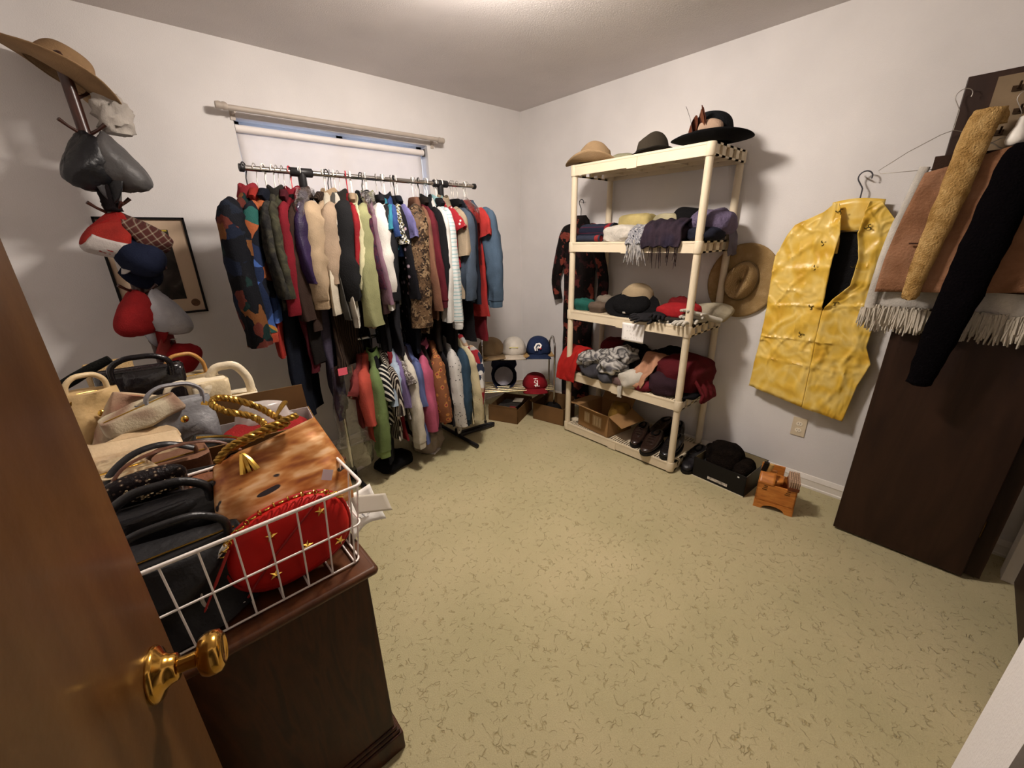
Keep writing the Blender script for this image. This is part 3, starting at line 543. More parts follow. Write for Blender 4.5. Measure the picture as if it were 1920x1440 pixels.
lower('sweatshirt', 'slate blue sweatshirt beside the printed white blouse on the lower rail', 'sweatshirt', (1.520,2.180,0.512), (1.488,2.140,0.211), cloth('2f4a62'), slz=(1.501,2.140,0.269), dy=-10, fl=.7, cuff=cloth('1d3040'))
lower('cardigan', 'cream yellow cardigan edge beside the slate blue sweatshirt', 'cardigan', (1.574,2.180,0.498), (1.538,2.120,0.201), cloth('dccb9c'), slz=(1.549,2.120,0.239), fl=.6)
lower('sweater', 'white navy and red patterned sweater at the corner end of the lower rail', 'sweater', (1.630,2.180,0.484), (1.588,2.120,0.247), print_('cells', 20, ['e8e4de', '2a3450', 'b8b4b0', 'c8a07c', 'e8e4de', 'b4222c'], .03), slz=(1.594,2.120,0.348), dy=4, fl=.7)
# ================================================================== HATS, CAPS, SOFT THINGS
def hat(name, label, loc, rot, m, crown=(.082, .096, .11, .82), brim=(.15, .165), curl=.03, dip=.015, band=None, crease=.022, pinch=.0, group=None, cat='hat', mb_=None, wave=0):
    t = thing(name, label, cat, loc, rot, group); rx, ry, h, tp = crown; n = 40
    def crn(u, v):
        a = u*2*PI; ph = v*PI/2; zr = math.sin(ph)**.75; k = math.cos(ph)**.42*(1-(1-tp)*zr)
        pk = 1-pinch*1.1*zr**2*max(0, math.sin(a))**2
        x, y = rx*k*math.cos(a)*pk, ry*k*math.sin(a); z = .002+h*zr
        z -= crease*1.5*math.exp(-(x/(rx*.34))**2)*max(0, zr-.55)/.45 + h*.10*zr**3*(1-math.sin(a)*k)*.5
        return (x, y, z)
    MB().grid(crn, n, 22, True).build('crown', m, t, solid=.002)
    bx, by = brim
    def brm(u, v):
        a = u*2*PI; k = v; x = (rx*.97+(bx-rx)*k)*math.cos(a); y = (ry*.97+(by-ry)*k)*math.sin(a)
        z = .003+curl*k**2*math.cos(a)**2-dip*k**1.5*math.sin(a)**2 + wave*k*math.sin(2*a+1) + .002*nz(x*20, y*20, 1)
        return (x, y, z)
    MB().grid(brm, n+8, 8, True).build('brim', mb_ or m, t, solid=.0035)
    if band:
        bh = .022; k1 = 1.02
        rs = [[(rx*k1*f*math.cos(2*PI*i/n), ry*k1*f*math.sin(2*PI*i/n), z) for i in range(n)] for f, z in ((1.0, .004), (1.01, .006), (.985, bh), (.96, bh+.002))]
        MB().loft(rs, caps=False).build('hatband', band, t)
    return t
def cap(name, label, loc, rot, m, visor=None, back=None, logo=None, h=.105, tagm=None, group=None, button=True, flatten=1.0, rx=.086, ry=.103, vl=.075, sc=1.0, slump=0, front=None, crumple=1.0):
    t = thing(name, label, 'cap', loc, rot, group); n = 36; t.scale = (sc, sc, sc); sd = sum(map(ord, label))
    def crn(u, v):
        a = u*2*PI; ph = v*PI/2; k = math.cos(ph)**(.85 if not slump else .95-.42*math.sin(a)); seam = 1-.03*abs(math.cos(a*3))**14
        fr = max(0, math.sin(a)); z = h*flatten*math.sin(ph)**.9*(1+.10*fr*math.cos(ph)); q = 1+crumple*.09*nz(math.cos(a)*1.3+sd, math.sin(a)*1.3, v*2.2)+crumple*.05*(1-2*abs(nz(math.cos(a)*2.2, math.sin(a)*2.2+sd, v*4)))*(1 if slump else 0)+.03*nz(math.cos(a)*4, math.sin(a)*4, v*6+sd)
        if slump: z *= (1-slump)+slump*1.25*((math.sin(a)*k+1)/2)**.8
        return (rx*k*seam*q*math.cos(a), ry*k*seam*q*math.sin(a)+.01*fr*math.sin(ph)*math.cos(ph), z)
    cr = MB().grid(crn, n, 14, True).build('crown', m, t, solid=.0025)
    if back: MB().grid(lambda u, v: tuple(Vector(crn(.55+.40*u, v*.9))*1.012), 14, 10).build('back_mesh', back, t, solid=.001)
    if front: MB().grid(lambda u, v: tuple(Vector(crn(.09+.32*u, v*.72))*1.015), 14, 10).build('front_panel', front, t, solid=.001)
    def vis(u, v):
        q = (u-.5)*2; a = PI/2-q*math.radians(62); k = .93
        bx, by = rx*k*math.cos(a), ry*k*math.sin(a); ln = vl*(1-.55*abs(q)**2.5)
        x = bx+v*ln*math.sin(q*.55)*.9; y = by+v*ln*math.cos(q*.6); z = .006-.010*v-.030*q*q*(.35+.65*v)
        return (x, y, z)
    MB().grid(vis, 18, 6).build('visor', visor or m, t, solid=.004)
    if button and not slump: MB().lathe([(0, .004), (.005, .003), (.007, 0), (0, -.001)], 10, (0, .003, h*flatten)).build('button', visor or m, t)
    if tagm: MB().bb(-.012, .012, ry+.03, ry+.032, -.004, .022).build('price_tag', tagm, t, smooth=False)
    if logo:
        for pts, r, lm in logo:
            q = [Vector((-x, 0, z)) for x, z in pts]; out = []
            for p in q:
                ph = math.asin(min(.999, max(0, p.z/(h*flatten*1.02)))); k = math.cos(ph)**.85; xx = max(-.95, min(.95, p.x/(rx*k))); out.append((p.x, ry*k*math.sqrt(1-xx*xx)+.017, p.z))
            MB().tube(out, r, 6, flat=.6).build('emblem', lm, t)
    return t
def blob(name, label, cat, loc, size, m, seed=0, rz=0, wr=.35, ex=.75, group=None, tilt=(0, 0), nu=44, nv=22, fq=9, single=True, parent=None):
    """crumpled soft thing lying on a surface: centre of its base at loc"""
    a_, b_, c_ = size[0]/2, size[1]/2, size[2]
    def fn(u, v):
        th = u*2*PI; ph = (v-.5)*PI; cx = sg(math.cos(ph), ex)
        x, y, z = cx*sg(math.cos(th), ex), cx*sg(math.sin(th), ex), sg(math.sin(ph), ex)
        px, py, pz = x*a_, y*b_, z*c_/2
        r1 = 1-2*abs(nz(px*fq+seed*3.1, py*fq+seed, pz*fq*1.4)); r2 = nz(px*fq*2.3+seed, py*fq*2.3, pz*fq*2.3+4); r3 = 1-2*abs(nz(px*fq*1.7-seed, py*fq*.8+9, pz*fq*2))
        k = 1+wr*(.42*r1+.25*r2+.3*r3)
        return (px*k, py*k, max(0.0, (pz*k)+c_*.44))
    o = MB().grid(fn, nu, nv, True).build(name, m, parent)
    at(o, loc, (tilt[0], tilt[1], rz))
    if parent is None: tag(o, label, cat, group)
    elif label: o['label'] = label
    return o
def sheet(name, label, cat, prof, y0, y1, m, amp=.008, seed=0, thick=.006, group=None, parent=None, skew=0, nu=30, fq=16, axis='x'):
    """cloth following a profile of (x, z) points, spread along y"""
    P = smoothpath([(p[0], 0, p[1]) for p in prof], 6); n = len(P)-1
    def fn(u, v):
        p = P[int(round(v*n))]; y = y0+(y1-y0)*u+skew*v
        d = amp*(math.sin(y*fq*6+seed+2*nz(v*3, seed, 0))*.6 + (1-2*abs(nz(y*fq, v*3+seed, seed)))*.9) + amp*.7*nz(y*40, v*9, seed)
        w = (p.x-d*.6, y+.012*nz(v*4, seed, u*2), p.z+d*.6)
        return w if axis == 'x' else (w[1], w[0], w[2])
    o = MB().grid(fn, nu, n).build(name, m, parent, solid=thick)
    if parent is None: tag(o, label, cat, group)
    elif label: o['label'] = label
    return o
def strands(name, pts0, ln, r, m, parent, seed=0, jit=.02):
    mb = MB(); rd = random.Random(seed)
    for p in pts0:
        l = ln*(.7+.5*rd.random()); dx, dy = jit*(rd.random()-.5), jit*(rd.random()-.5)
        mb.tube([p, (p[0]+dx*.4, p[1]+dy*.4, p[2]-l*.5), (p[0]+dx, p[1]+dy, p[2]-l)], [r, r, r*.5], 5)
    o = mb.build(name, m, parent); o['kind'] = 'stuff'; return o
def shoe(name, label, loc, rz, m, sole, L=.27, W=.095, Hh=.07, group=None, lace=None):
    t = thing(name, label, 'shoe', loc, (0, 0, rz), group); n = 20
    def outline(s):   # half width along the length s 0 heel .. 1 toe
        return W/2*(.62+.42*math.sin(PI*min(1, s*1.02)**.9))*(1 if s < .86 else math.sqrt(max(0.02, 1-((s-.86)/.145)**2)))
    rings = []
    for i in range(15):
        s = i/14; w = outline(s); top = Hh*(1.0-.15*s if s < .42 else .94-(.94-.44)*min(1, (s-.42)/.34)**.8 if s < .8 else .44-.16*((s-.8)/.2)**2)
        if s > .97: top *= .75
        if s < .02: top *= .9
        y = s*L-L/2
        rings.append([(w*1.0*sg(math.cos(2*PI*k/n), .7), y, .018+top*.5+top*.5*sg(math.sin(2*PI*k/n), .8)) for k in range(n)])
    MB().loft(rings).build('upper', m, t, sub=1)
    sr = []
    for z, f in ((0, .97), (.004, 1.03), (.016, 1.05), (.021, 1.0)):
        sr.append([(f*outline(max(.0, min(1, (k if k < 20 else 39-k)/19)))*(1 if k < 20 else -1), ((k if k < 20 else 39-k)/19*L-L/2)*1.015, z) for k in range(40)])
    MB().loft(sr).build('sole', sole, t)
    MB().box((0, -L*.38, -.0), (W*.6, L*.2, .004)).build('heel', sole, t, smooth=False)
    MB().grid(lambda u, v: (W*.27*math.cos(u*2*PI)*v, -L*.2+L*.19*math.sin(u*2*PI)*v, .018+Hh*.985+.003*(1-v)-.012*(1-v)), 20, 4, True).build('opening', cloth('0c0a0a'), t)
    for j in range(3):
        y = -L*.0+j*.022; MB().tube([(-W*.22, y, .018+Hh*.86-j*.010), (0, y+.004, .026+Hh*.9-j*.011), (W*.22, y, .018+Hh*.86-j*.010)], .0022, 5).build('lace', lace or m, t)
    return t
def carton(name, label, loc, rz, w, d, h, m, flaps=(), inner=None, group=None, th=.004, cat='box'):
    """open box; flaps = (side, length, angle from upright outward)"""
    t = thing(name, label, cat, loc, (0, 0, rz), group)
    b = MB(); b.bb(-w/2, w/2, -d/2, d/2, 0, th); b.bb(-w/2, -w/2+th, -d/2, d/2, 0, h); b.bb(w/2-th, w/2, -d/2, d/2, 0, h); b.bb(-w/2, w/2, -d/2, -d/2+th, 0, h); b.bb(-w/2, w/2, d/2-th, d/2, 0, h)
    b.build('box_body', m, t, smooth=False)
    if inner:
        b = MB(); e = .0015; b.bb(-w/2+th, w/2-th, -d/2+th, d/2-th, th, th+e)
        for x0, x1, y0, y1 in ((-w/2+th, -w/2+th+e, -d/2+th, d/2-th), (w/2-th-e, w/2-th, -d/2+th, d/2-th), (-w/2+th, w/2-th, -d/2+th, -d/2+th+e), (-w/2+th, w/2-th, d/2-th-e, d/2-th)): b.bb(x0, x1, y0, y1, th, h-.001)
        b.build('lining', inner, t, smooth=False)
    for side, ln, ang in flaps:
        a = math.radians(ang); s, c = math.sin(a)*ln, math.cos(a)*ln; f = MB()
        hw = (d if side in 'lr' else w)/2-.004
        if side in 'lr':
            sx = -1 if side == 'l' else 1; x = sx*(w/2-th/2); q = [(x, -hw, h), (x, hw, h), (x+sx*s, hw*.98, h+c), (x+sx*s, -hw*.98, h+c)]
        else:
            sy = -1 if side == 'f' else 1; y = sy*(d/2-th/2); q = [(-hw, y, h), (hw, y, h), (hw*.98, y+sy*s, h+c), (-hw*.98, y+sy*s, h+c)]
        f.v += q; f.f.append((0, 1, 2, 3)); f.build('flap', m, t, smooth=False, solid=.004)
    return t
M_CARD = mat('94714a', rough=.85, var=.08, vs=6, spec=.15); M_CARD2 = mat('6f5233', rough=.85, var=.1, vs=6, spec=.15)
M_TAG = mat('efece6', rough=.6, var=0)
# ================================================================== PLASTIC SHELF UNIT
SX0, SX1, SY0, SY1 = 2.262, 2.700, 1.006, 1.915
TZ = (.075, .50, .96, 1.42, 1.885); AP = .062
M_SH = mat('dccdb2', rough=.5, var=.04, vs=3, spec=.4)
su = thing('plastic_shelf_unit', 'cream plastic five tier shelf unit standing against the wall', 'shelf unit', (0, 0, 0))
for zi, zt in enumerate(TZ):
    sh = MB(); z0 = zt-AP
    sh.bb(SX0+.012, SX1-.004, SY0+.012, SY1-.012, zt-.014, zt-.008) if zi else None
    # front and rear aprons, rounded by a step
    for x0, x1 in ((SX0, SX0+.010), (SX1-.010, SX1)):
        sh.bb(x0, x1, SY0+.03, SY1-.03, z0, zt); sh.bb(x0-.002 if x0 == SX0 else x0, x1 if x0 == SX0 else x1+.002, SY0+.035, SY1-.035, zt-.012, zt-.003)
    sh.bb(SX0-.003, SX0+.002, (SY0+SY1)/2-.032, (SY0+SY1)/2+.032, z0-.006, zt-.015)
    # slotted end aprons
    for y0, y1 in ((SY0, SY0+.010), (SY1-.010, SY1)):
        sh.bb(SX0+.03, SX1-.03, y0, y1, z0, z0+.009); sh.bb(SX0+.03, SX1-.03, y0, y1, zt-.010, zt)
        k = 4
        for i in range(k+1):
            x = SX0+.045+(SX1-SX0-.09)*i/k; wd_ = .042 if 0 < i < k else .06; sh.bb(x-wd_/2, x+wd_/2, y0, y1, z0, zt)
        pass
    # deck slats along the two long edges and underside ribs
    for i in range(46):
        y = SY0+.05+(SY1-SY0-.10)*i/45
        for xa, xb in ((SX0+.008, SX0+.075), (SX1-.075, SX1-.008)): sh.bb(xa, xb, y-.0045, y+.0045, zt-.009, zt)
    sh.bb(SX0+.072, SX1-.072, SY0+.01, SY1-.01, zt-.008, zt-.0005)
    for xa in (SX0+.072, (SX0+SX1)/2, SX1-.078): sh.bb(xa, xa+.006, SY0+.01, SY1-.01, z0+.016, zt-.008)
    for j in range(1, 6): y = SY0+(SY1-SY0)*j/6; sh.bb(SX0+.01, SX1-.01, y-.003, y+.003, z0+.02, zt-.008)
    so = sh.build('shelf', M_SH, su, smooth=False)
    for cx_, cy in ((SX0+.022, SY0+.022), (SX0+.022, SY1-.022), (SX1-.022, SY0+.022), (SX1-.022, SY1-.022)):
        MB().lathe([(0, z0-.002), (.0245, z0-.002), (.0265, z0+.004), (.0265, zt-.004), (.0245, zt), (0, zt)], 18, (cx_, cy, 0)).build('corner_socket', M_SH, so)
for a, b_ in zip(TZ[:-1], TZ[1:]):
    for cx_, cy in ((SX0+.022, SY0+.022), (SX0+.022, SY1-.022), (SX1-.022, SY0+.022), (SX1-.022, SY1-.022)):
        MB().tube([(cx_, cy, a-.005), (cx_, cy, a+.02), (cx_, cy, b_-AP-.02), (cx_, cy, b_-AP+.005)], [.0205, .0212, .020, .0195], 16).build('post', M_SH, su)
# ---- top tier
Z1 = TZ[4]
hat('cowboy_hat', 'tan felt cowboy hat on the top shelf', (2.40, 1.83, Z1+.016), (.06, -.05, .5), cloth('c9a272', var=.06), (.086, .105, .135, .86), (.165, .19), .06, .02, cloth('b98f60'), .05, .3, 'hats on the top shelf')
blob('straw_bag', 'pale green straw pouch tucked behind the tan cowboy hat', 'pouch', (2.52, 1.70, Z1), (.12, .13, .07), cloth('c8c49a'), 3)
hat('fedora', 'dark olive brown fedora in the middle of the top shelf', (2.42, 1.43, Z1+.010), (0, .04, .9), cloth('4a4032', var=.06), (.080, .096, .125, .80), (.125, .145), .02, .012, cloth('1d1a17'), .04, .4, 'hats on the top shelf', mb_=cloth('2c2721'))
bh = hat('wide_brim_hat', 'black wide brimmed hat with brown feathers on the top shelf', (2.43, 1.10, Z1+.018), (.03, -.02, .25), cloth('1a1c20', var=.1), (.088, .105, .150, .90), (.17, .205), .03, -.03, cloth('2a2f38'), .006, 0, 'hats on the top shelf', mb_=cloth('141416'), wave=.012)
def feather(l, w, m, loc, rot, par):
    def fn(u, v): q = (u-.5)*2; return (q*w*math.sin(PI*(.08+.9*v))**.6, .03*v*v, l*v)
    o = MB().grid(fn, 6, 12).build('feather', m, par, solid=.0015); at(o, loc, rot)
for i, (a, c, l) in enumerate(((-.35, '6b2f1a', .14), (-.15, '8a4a2c', .12), (.1, '4a2418', .13), (-.6, '5e5048', .15), (.3, '7a3a22', .10))):
    feather(l, .022, cloth(c), (-.088, .02+.018*i, .02), (.3*a, -.25-.12*i*.3, .9+a), bh)
blob('hat_pompom', '', '', (-.092, -.005, .025), (.05, .10, .07), cloth('d8b090'), 2, parent=bh)['label'] = 'peach fabric rosette'
# ---- second tier: scarves
Z2 = TZ[3]
GS = 'scarves and cloths on the second shelf'
def roll(name, label, c, r, l, m, rz=0, endm=None, group=None, ring=None, flat=.8):
    t = thing(name, label, 'scarf', c, (0, 0, rz), group)
    def fn(u, v):
        a = u*2*PI; q = 1+.10*nz(math.cos(a)*1.5, math.sin(a)*1.5, v*4+l*9)+.03*math.sin(v*30)
        return (r*q*math.cos(a), (v-.5)*l, max(0, r*flat*(1+q*math.sin(a))))
    MB().grid(fn, 24, 16, True).build('cloth_roll', m, t)
    for s in (-1, 1):
        def sp(u, v): a = u*5*2*PI; k = r*.93*(.12+.85*u); return (k*math.cos(a), s*(l*.5-.003-v*.02), r*flat+k*flat*math.sin(a))
        MB().grid(sp, 70, 1).build('rolled_end', endm or m, t, solid=.003)
    if ring: MB().grid(lambda u, v: tuple((1.02*x if i != 1 else x) for i, x in enumerate(fn(u, .06+.14*v))), 24, 4, True).build('stripe', ring, t)
    return t
roll('rolled_scarf', 'rolled navy scarf with red and white stripes at the window end of the second shelf', (2.41, 1.77, Z2+.01), .064, .26, print_('stripe', 5, ['20233a', '20233a', '5a2038', '2a3148'], 'Z'), 0, cloth('e6ded2'), GS, cloth('b8242c'))
roll('rolled_scarf', 'folded blue grey scarf with a red edge beneath the navy rolled scarf', (2.335, 1.80, Z2), .026, .20, cloth('363c52'), .05, cloth('a82a2e'), GS, cloth('b03030'))
blob('folded_cloth', 'yellow folded cloth in a clear bag on the second shelf', 'cloth', (2.48, 1.52, Z2+.035), (.17, .21, .13), cloth('d8c072'), 5, group=GS, ex=.45, wr=.2)
blob('folded_cloth', 'pale straw coloured cloth in plastic beside the black beret', 'cloth', (2.52, 1.33, Z2+.01), (.16, .17, .15), cloth('c3b78c'), 6, group=GS, ex=.45, wr=.25)
blob('white_scarf', 'fluffy white scarf at the front of the second shelf', 'scarf', (2.345, 1.555, Z2), (.15, .20, .10), cloth('ece2d2', bump=(60, .6)), 7, group=GS, ex=.6, wr=.25)
fs = thing('fringed_scarf', 'grey and white scarf with long fringe hanging over the second shelf edge', 'scarf', (0, 0, 0), 0, GS)
MG = print_('blotch', 60, ['2c3040', 'c8c4c4', '5c6274', 'e2dcd8'], 2)
sheet('scarf_cloth', '', '', [(2.42, Z2+.03), (2.36, Z2+.085), (2.30, Z2+.07), (2.262, Z2+.02), (2.25, Z2-.02)], 1.345, 1.455, MG, .012, 3, .008, parent=fs)
strands('fringe', [(2.247+.004*random.random(), 1.345+.105*i/26, Z2-.01+.03*random.random()) for i in range(27)], .11, .0028, print_('blotch', 40, ['b8b4b4', 'd8d2cc', '6a7080'], 1), fs, 2, .05)
fs = thing('fringed_scarf', 'dark plum fringed scarf hanging over the second shelf edge', 'scarf', (0, 0, 0), 0, GS)
MP = print_('blotch', 12, ['2a2230', '3a2a36', '2c2438'])
sheet('scarf_cloth', '', '', [(2.50, Z2+.05), (2.42, Z2+.10), (2.34, Z2+.105), (2.275, Z2+.08), (2.246, Z2+.02), (2.240, Z2-.035)], 1.115, 1.345, MP, .014, 9, .012, parent=fs)
blob('scarf_bulk', '', '', (2.40, 1.23, Z2), (.20, .22, .09), MP, 8, parent=fs, wr=.25, ex=.6)
strands('fringe', [(2.240, 1.12+.05*(i//4)+.006*(i % 4), Z2-.03) for i in range(16)], .10, .0022, cloth('2c1c1e'), fs, 5, .03)
hat('beret', 'black felt hat at the back of the second shelf', (2.53, 1.215, Z2+.075), (.1, 0, .4), cloth('121113'), (.10, .11, .11, .9), (.115, .125), .0, .01, None, .0, 0, GS)
blob('lavender_scarf', 'lavender fuzzy scarf heaped at the outlet end of the second shelf', 'scarf', (2.48, 1.055, Z2+.03), (.24, .20, .13), cloth('7a6a8e', bump=(70, .7)), 11, .3, .45, group=GS)
blob('navy_scarf', 'dark navy scarf under the lavender scarf', 'scarf', (2.42, 1.05, Z2), (.24, .17, .075), cloth('222436'), 12, .2, .3, group=GS)
sheet('gauze_scarf', 'thin grey lilac gauze scarf hanging over the outlet end of the second shelf', 'scarf', [(1.10, Z2+.10), (1.03, Z2+.09), (.99, Z2+.03), (.978, Z2-.05), (.975, Z2-.09)], 2.56, 2.66, cloth('8d8294', alpha=.75), .012, 4, .002, GS, axis='y')
# ---- third tier: berets, hats, gloves, sign
Z3 = TZ[2]; G3 = 'hats and gloves on the third shelf'
def beret(name, label, c, r, h, m, tagged=True, rz=0, group=None):
    t = thing(name, label, 'beret', c, (0, .0, rz), group)
    def fn(u, v):
        a = u*2*PI; k = math.sin(min(1, v*1.08)*PI*.5)**.8 if v < .8 else 1-(v-.8)*1.1; q = 1+.12*nz(math.cos(a)*1.6, math.sin(a)*1.6, r*90)+.05*math.sin(5*a)*v
        return (r*k*q*math.cos(a)*.8, r*k*q*math.sin(a), h*(1-.15*v)*(1-v**4)+.003+h*.12*nz(math.cos(a)*2, v*3, math.sin(a)*2+h)*(1-v))
    MB().grid(fn, 32, 14, True).build('felt', m, t)
    if tagged: o = MB().bb(-.010, .010, -.001, .001, -.009, .009).build('price_tag', M_TAG, t, smooth=False); at(o, (-r*.66, .0, h*.52), (0, 0, PI/2))
    return t
beret('beret', 'teal green beret with a white price tag on the third shelf', (2.35, 1.83, Z3), .088, .075, cloth('1f6f62'), True, 0, G3)
beret('beret', 'taupe brown beret with a white price tag on the third shelf', (2.34, 1.70, Z3), .078, .065, cloth('75604f'), True, 0, G3)
beret('beret', 'pale taupe knitted hat behind the taupe beret', (2.50, 1.74, Z3), .085, .09, cloth('9a8a76'), False, 0, G3)
blob('plastic_pouch', 'clear pouch with red and white contents beside the beige hat', 'pouch', (2.43, 1.62, Z3), (.10, .10, .085), print_('blotch', 45, ['d8cfc8', 'a83a34', 'efe8e2'], 2, rough=.3), 13, group=G3)
hat('fedora', 'beige felt hat with a maroon band tucked over the black hat', (2.46, 1.47, Z3+.075), (0, -.12, .3), cloth('c7ab80', var=.05), (.095, .11, .125, .88), (.135, .15), .02, .01, cloth('6a2a2c'), .022, 0, G3)
_bv = hat('wide_brim_hat', 'black velvet hat tipped forward on the third shelf', (2.375, 1.46, Z3+.065), (.0, -.62, .15), cloth('0f0e10', bump=(90, .5)), (.095, .125, .05, .9), (.125, .185), .0, .0, None, 0, 0, G3)
_pt = MB().bb(-.009, .009, -.001, .001, -.006, .006).build('price_tag', M_TAG, _bv, smooth=False); at(_pt, (-.100, .005, .028), (0, 0, PI/2))
def glove(name, label, loc, rot, m, group=None, s=1.0):
    t = thing(name, label, 'glove', loc, rot, group)
    mb = MB(); rings = []
    for y, w, h in ((-.10, .040, .016), (-.06, .036, .014), (-.03, .034, .014), (0, .040, .014), (.045, .042, .013), (.07, .038, .010)):
        rings.append([(w*s*sg(math.cos(2*PI*k/16), .8), y*s, .014+h*s*sg(math.sin(2*PI*k/16), .8)) for k in range(16)])
    mb.loft(rings).build('palm', m, t)
    for i, (x, l) in enumerate(((-.028, .055), (-.010, .068), (.009, .064), (.027, .048))):
        MB().tube([(x*s, .055*s, .014), (x*1.15*s, (.055+l*.5)*s, .02), (x*1.25*s, (.055+l)*s, .010)], [.0095*s, .0088*s, .006*s], 8).build('finger', m, t)
    MB().tube([(-.030*s, -.01*s, .014), (-.055*s, .02*s, .018), (-.062*s, .045*s, .012)], [.012*s, .010*s, .006*s], 8).build('thumb', m, t)
    return t
glove('glove', 'charcoal knitted glove at the front edge of the third shelf', (2.305, 1.29, Z3+.005), (0, -.35, 1.1), cloth('29272a'), G3, 1.1)
glove('glove', 'second charcoal glove lying across the first on the third shelf', (2.33, 1.235, Z3+.022), (0, -.1, 1.9), cloth('232125'), G3, 1.1)
glove('glove', 'dark olive glove with cream cuff beside the white gloves', (2.32, 1.15, Z3+.004), (0, 0, .2), cloth('3a352e'), G3)
MB().tube([(2.268, 1.20, Z3+.012), (2.272, 1.17, Z3+.016), (2.27, 1.14, Z3+.012)], .008, 8).build('knit_cuff', cloth('e4dccb'), None); tag(bpy.data.objects['knit_cuff'], 'cream knitted cuff roll on the front edge of the third shelf', 'cuff')
blob('knit_hat', 'bright red knitted hat on the third shelf', 'hat', (2.42, 1.16, Z3+.02), (.18, .22, .085), cloth('c8191f'), 14, .2, .3, group=G3)
beret('beret', 'dark red beret behind the bright red knitted hat', (2.54, 1.20, Z3), .09, .12, cloth('96161c'), False, 0, G3)
for i, (x, y, z, r) in enumerate(((2.34, 1.045, .0, 1.4), (2.40, 1.02, .02, 1.2), (2.45, 1.05, .012, 1.8), (2.37, 1.00, .036, 1.0))):
    glove('glove', ['white dress glove at the front of the white glove heap', 'white dress glove in the middle of the white glove heap', 'white dress glove at the rear of the white glove heap', 'white dress glove topmost on the white glove heap'][i], (x, y, Z3+.003+z), (.1*i, .1, r), cloth('e4dccb'), 'white gloves on the third shelf', 1.1)
blob('white_shawl', 'cream folded shawl drooping over the outlet end of the third shelf', 'shawl', (2.55, 1.005, Z3), (.16, .19, .10), cloth('cdbf9f'), 15, .1, .3, group=G3)
MB().bb(2.268, 2.34, 1.03, 1.20, Z3+.0005, Z3+.002).build('paper_sheet', M_TAG, None, smooth=False); tag(bpy.data.objects['paper_sheet'], 'flat white paper under the gloves on the third shelf', 'paper')
sg_ = thing('price_sign', 'white paper price sign with faint writing taped to the third shelf edge', 'sign', (2.2565, 1.362, .875))
MB().grid(lambda u, v: (-.002*math.sin(u*3), .078-.156*u, .058-.116*v), 8, 8).build('paper', mat('f2eeea', rough=.7, var=.01), sg_, solid=.0012)
rd = random.Random(4); M_INK = mat('b9b3b4', rough=.8, var=0)
for zz, n_ in ((.036, 5), (.012, 5), (-.012, 2), (-.034, 6)):
    for i in range(n_):
        y = (.010*(n_-1))-i*.020; pts = [(-.0028, y+rd.uniform(-.006, .006), zz+rd.uniform(-.007, .007)) for _ in range(4)]
        MB().tube(smoothpath(pts, 3), .0007, 4).build('pen_stroke', M_INK, sg_)
# ---- fourth tier: heaped clothing
Z4 = TZ[1]; G4 = 'heaped clothes on the fourth shelf'
rc = thing('red_shirt', 'bright red shirt spilling over the corner of the fourth shelf', 'shirt', (0, 0, 0), 0, G4)
sheet('cloth_drape', '', '', [(2.50, Z4+.10), (2.42, Z4+.16), (2.32, Z4+.145), (2.25, Z4+.06), (2.232, Z4-.02), (2.228, Z4-.065)], 1.80, 1.965, cloth('d21a14'), .008, 2, .010, parent=rc)
blob('cloth_bulk', '', '', (2.40, 1.87, Z4), (.24, .16, .13), cloth('c81812'), 21, parent=rc, wr=.2)
ITEMS = [('dark red jumper at the back of the fourth shelf', 'jumper', (2.56, 1.68, Z4), (.20, .22, .23), '7c1418', 22, .35), ('black knit at the back of the fourth shelf behind the grey heap', 'knitwear', (2.58, 1.53, Z4), (.20, .18, .22), '18151a', 23, .4),
 ('charcoal knit heaped at the front of the fourth shelf', 'knitwear', (2.36, 1.66, Z4), (.24, .20, .10), '45434a', 24, .45), ('slate grey cloth drooping over the front of the fourth shelf', 'cloth', (2.30, 1.55, Z4-.0), (.13, .15, .075), '55545c', 25, .35),
 ('dark brown knit behind the peach cloth', 'knitwear', (2.53, 1.36, Z4), (.22, .22, .19), '221a1c', 26, .4), ('black fleece rising behind the peach cloth', 'fleece', (2.57, 1.23, Z4), (.18, .24, .23), '121014', 27, .4),
 ('dusty pink cloth at the front of the fourth shelf', 'cloth', (2.30, 1.46, Z4), (.10, .13, .06), '8a6a64', 28, .3), ('crimson cloth under the white blouse at the front edge', 'cloth', (2.31, 1.27, Z4), (.12, .13, .07), '8c1c2c', 29, .3),
 ('wine red jumper heaped high at the outlet end of the fourth shelf', 'jumper', (2.48, 1.10, Z4), (.32, .27, .23), '6e141c', 30, .3), ('dark plum folded shirt at the front of the fourth shelf', 'shirt', (2.37, 1.15, Z4), (.22, .20, .14), '3c222c', 31, .22),
 ('black folded trousers along the outlet end of the fourth shelf', 'trousers', (2.47, 1.02, Z4), (.34, .12, .04), '141216', 32, .2)]
for lb, ct, c, sz, col, sd, wr in ITEMS: blob(ct.replace(' ', '_'), lb, ct, c, sz, cloth(col), sd, .1*sd, wr, group=G4, fq=10)
for i, (x, y, z, l) in enumerate(((2.33, 1.72, .07, 'white and grey striped scrunched scarf nearest the red shirt'), (2.36, 1.60, .10, 'white and grey scrunched scarf on top of the grey heap'), (2.30, 1.52, .07, 'white and grey scrunched scarf at the front of the grey heap'), (2.40, 1.50, .13, 'white and grey scrunched scarf highest in the grey heap'))):
    blob('striped_scarf', l, 'scarf', (x, y, Z4+z), (.16, .15, .095), print_('blotch', 13, ['d9d2c8', '3a383c', 'e2dcd2', '66646a'], 1), 40+i, i, .75, 1.0, group=G4, fq=13)
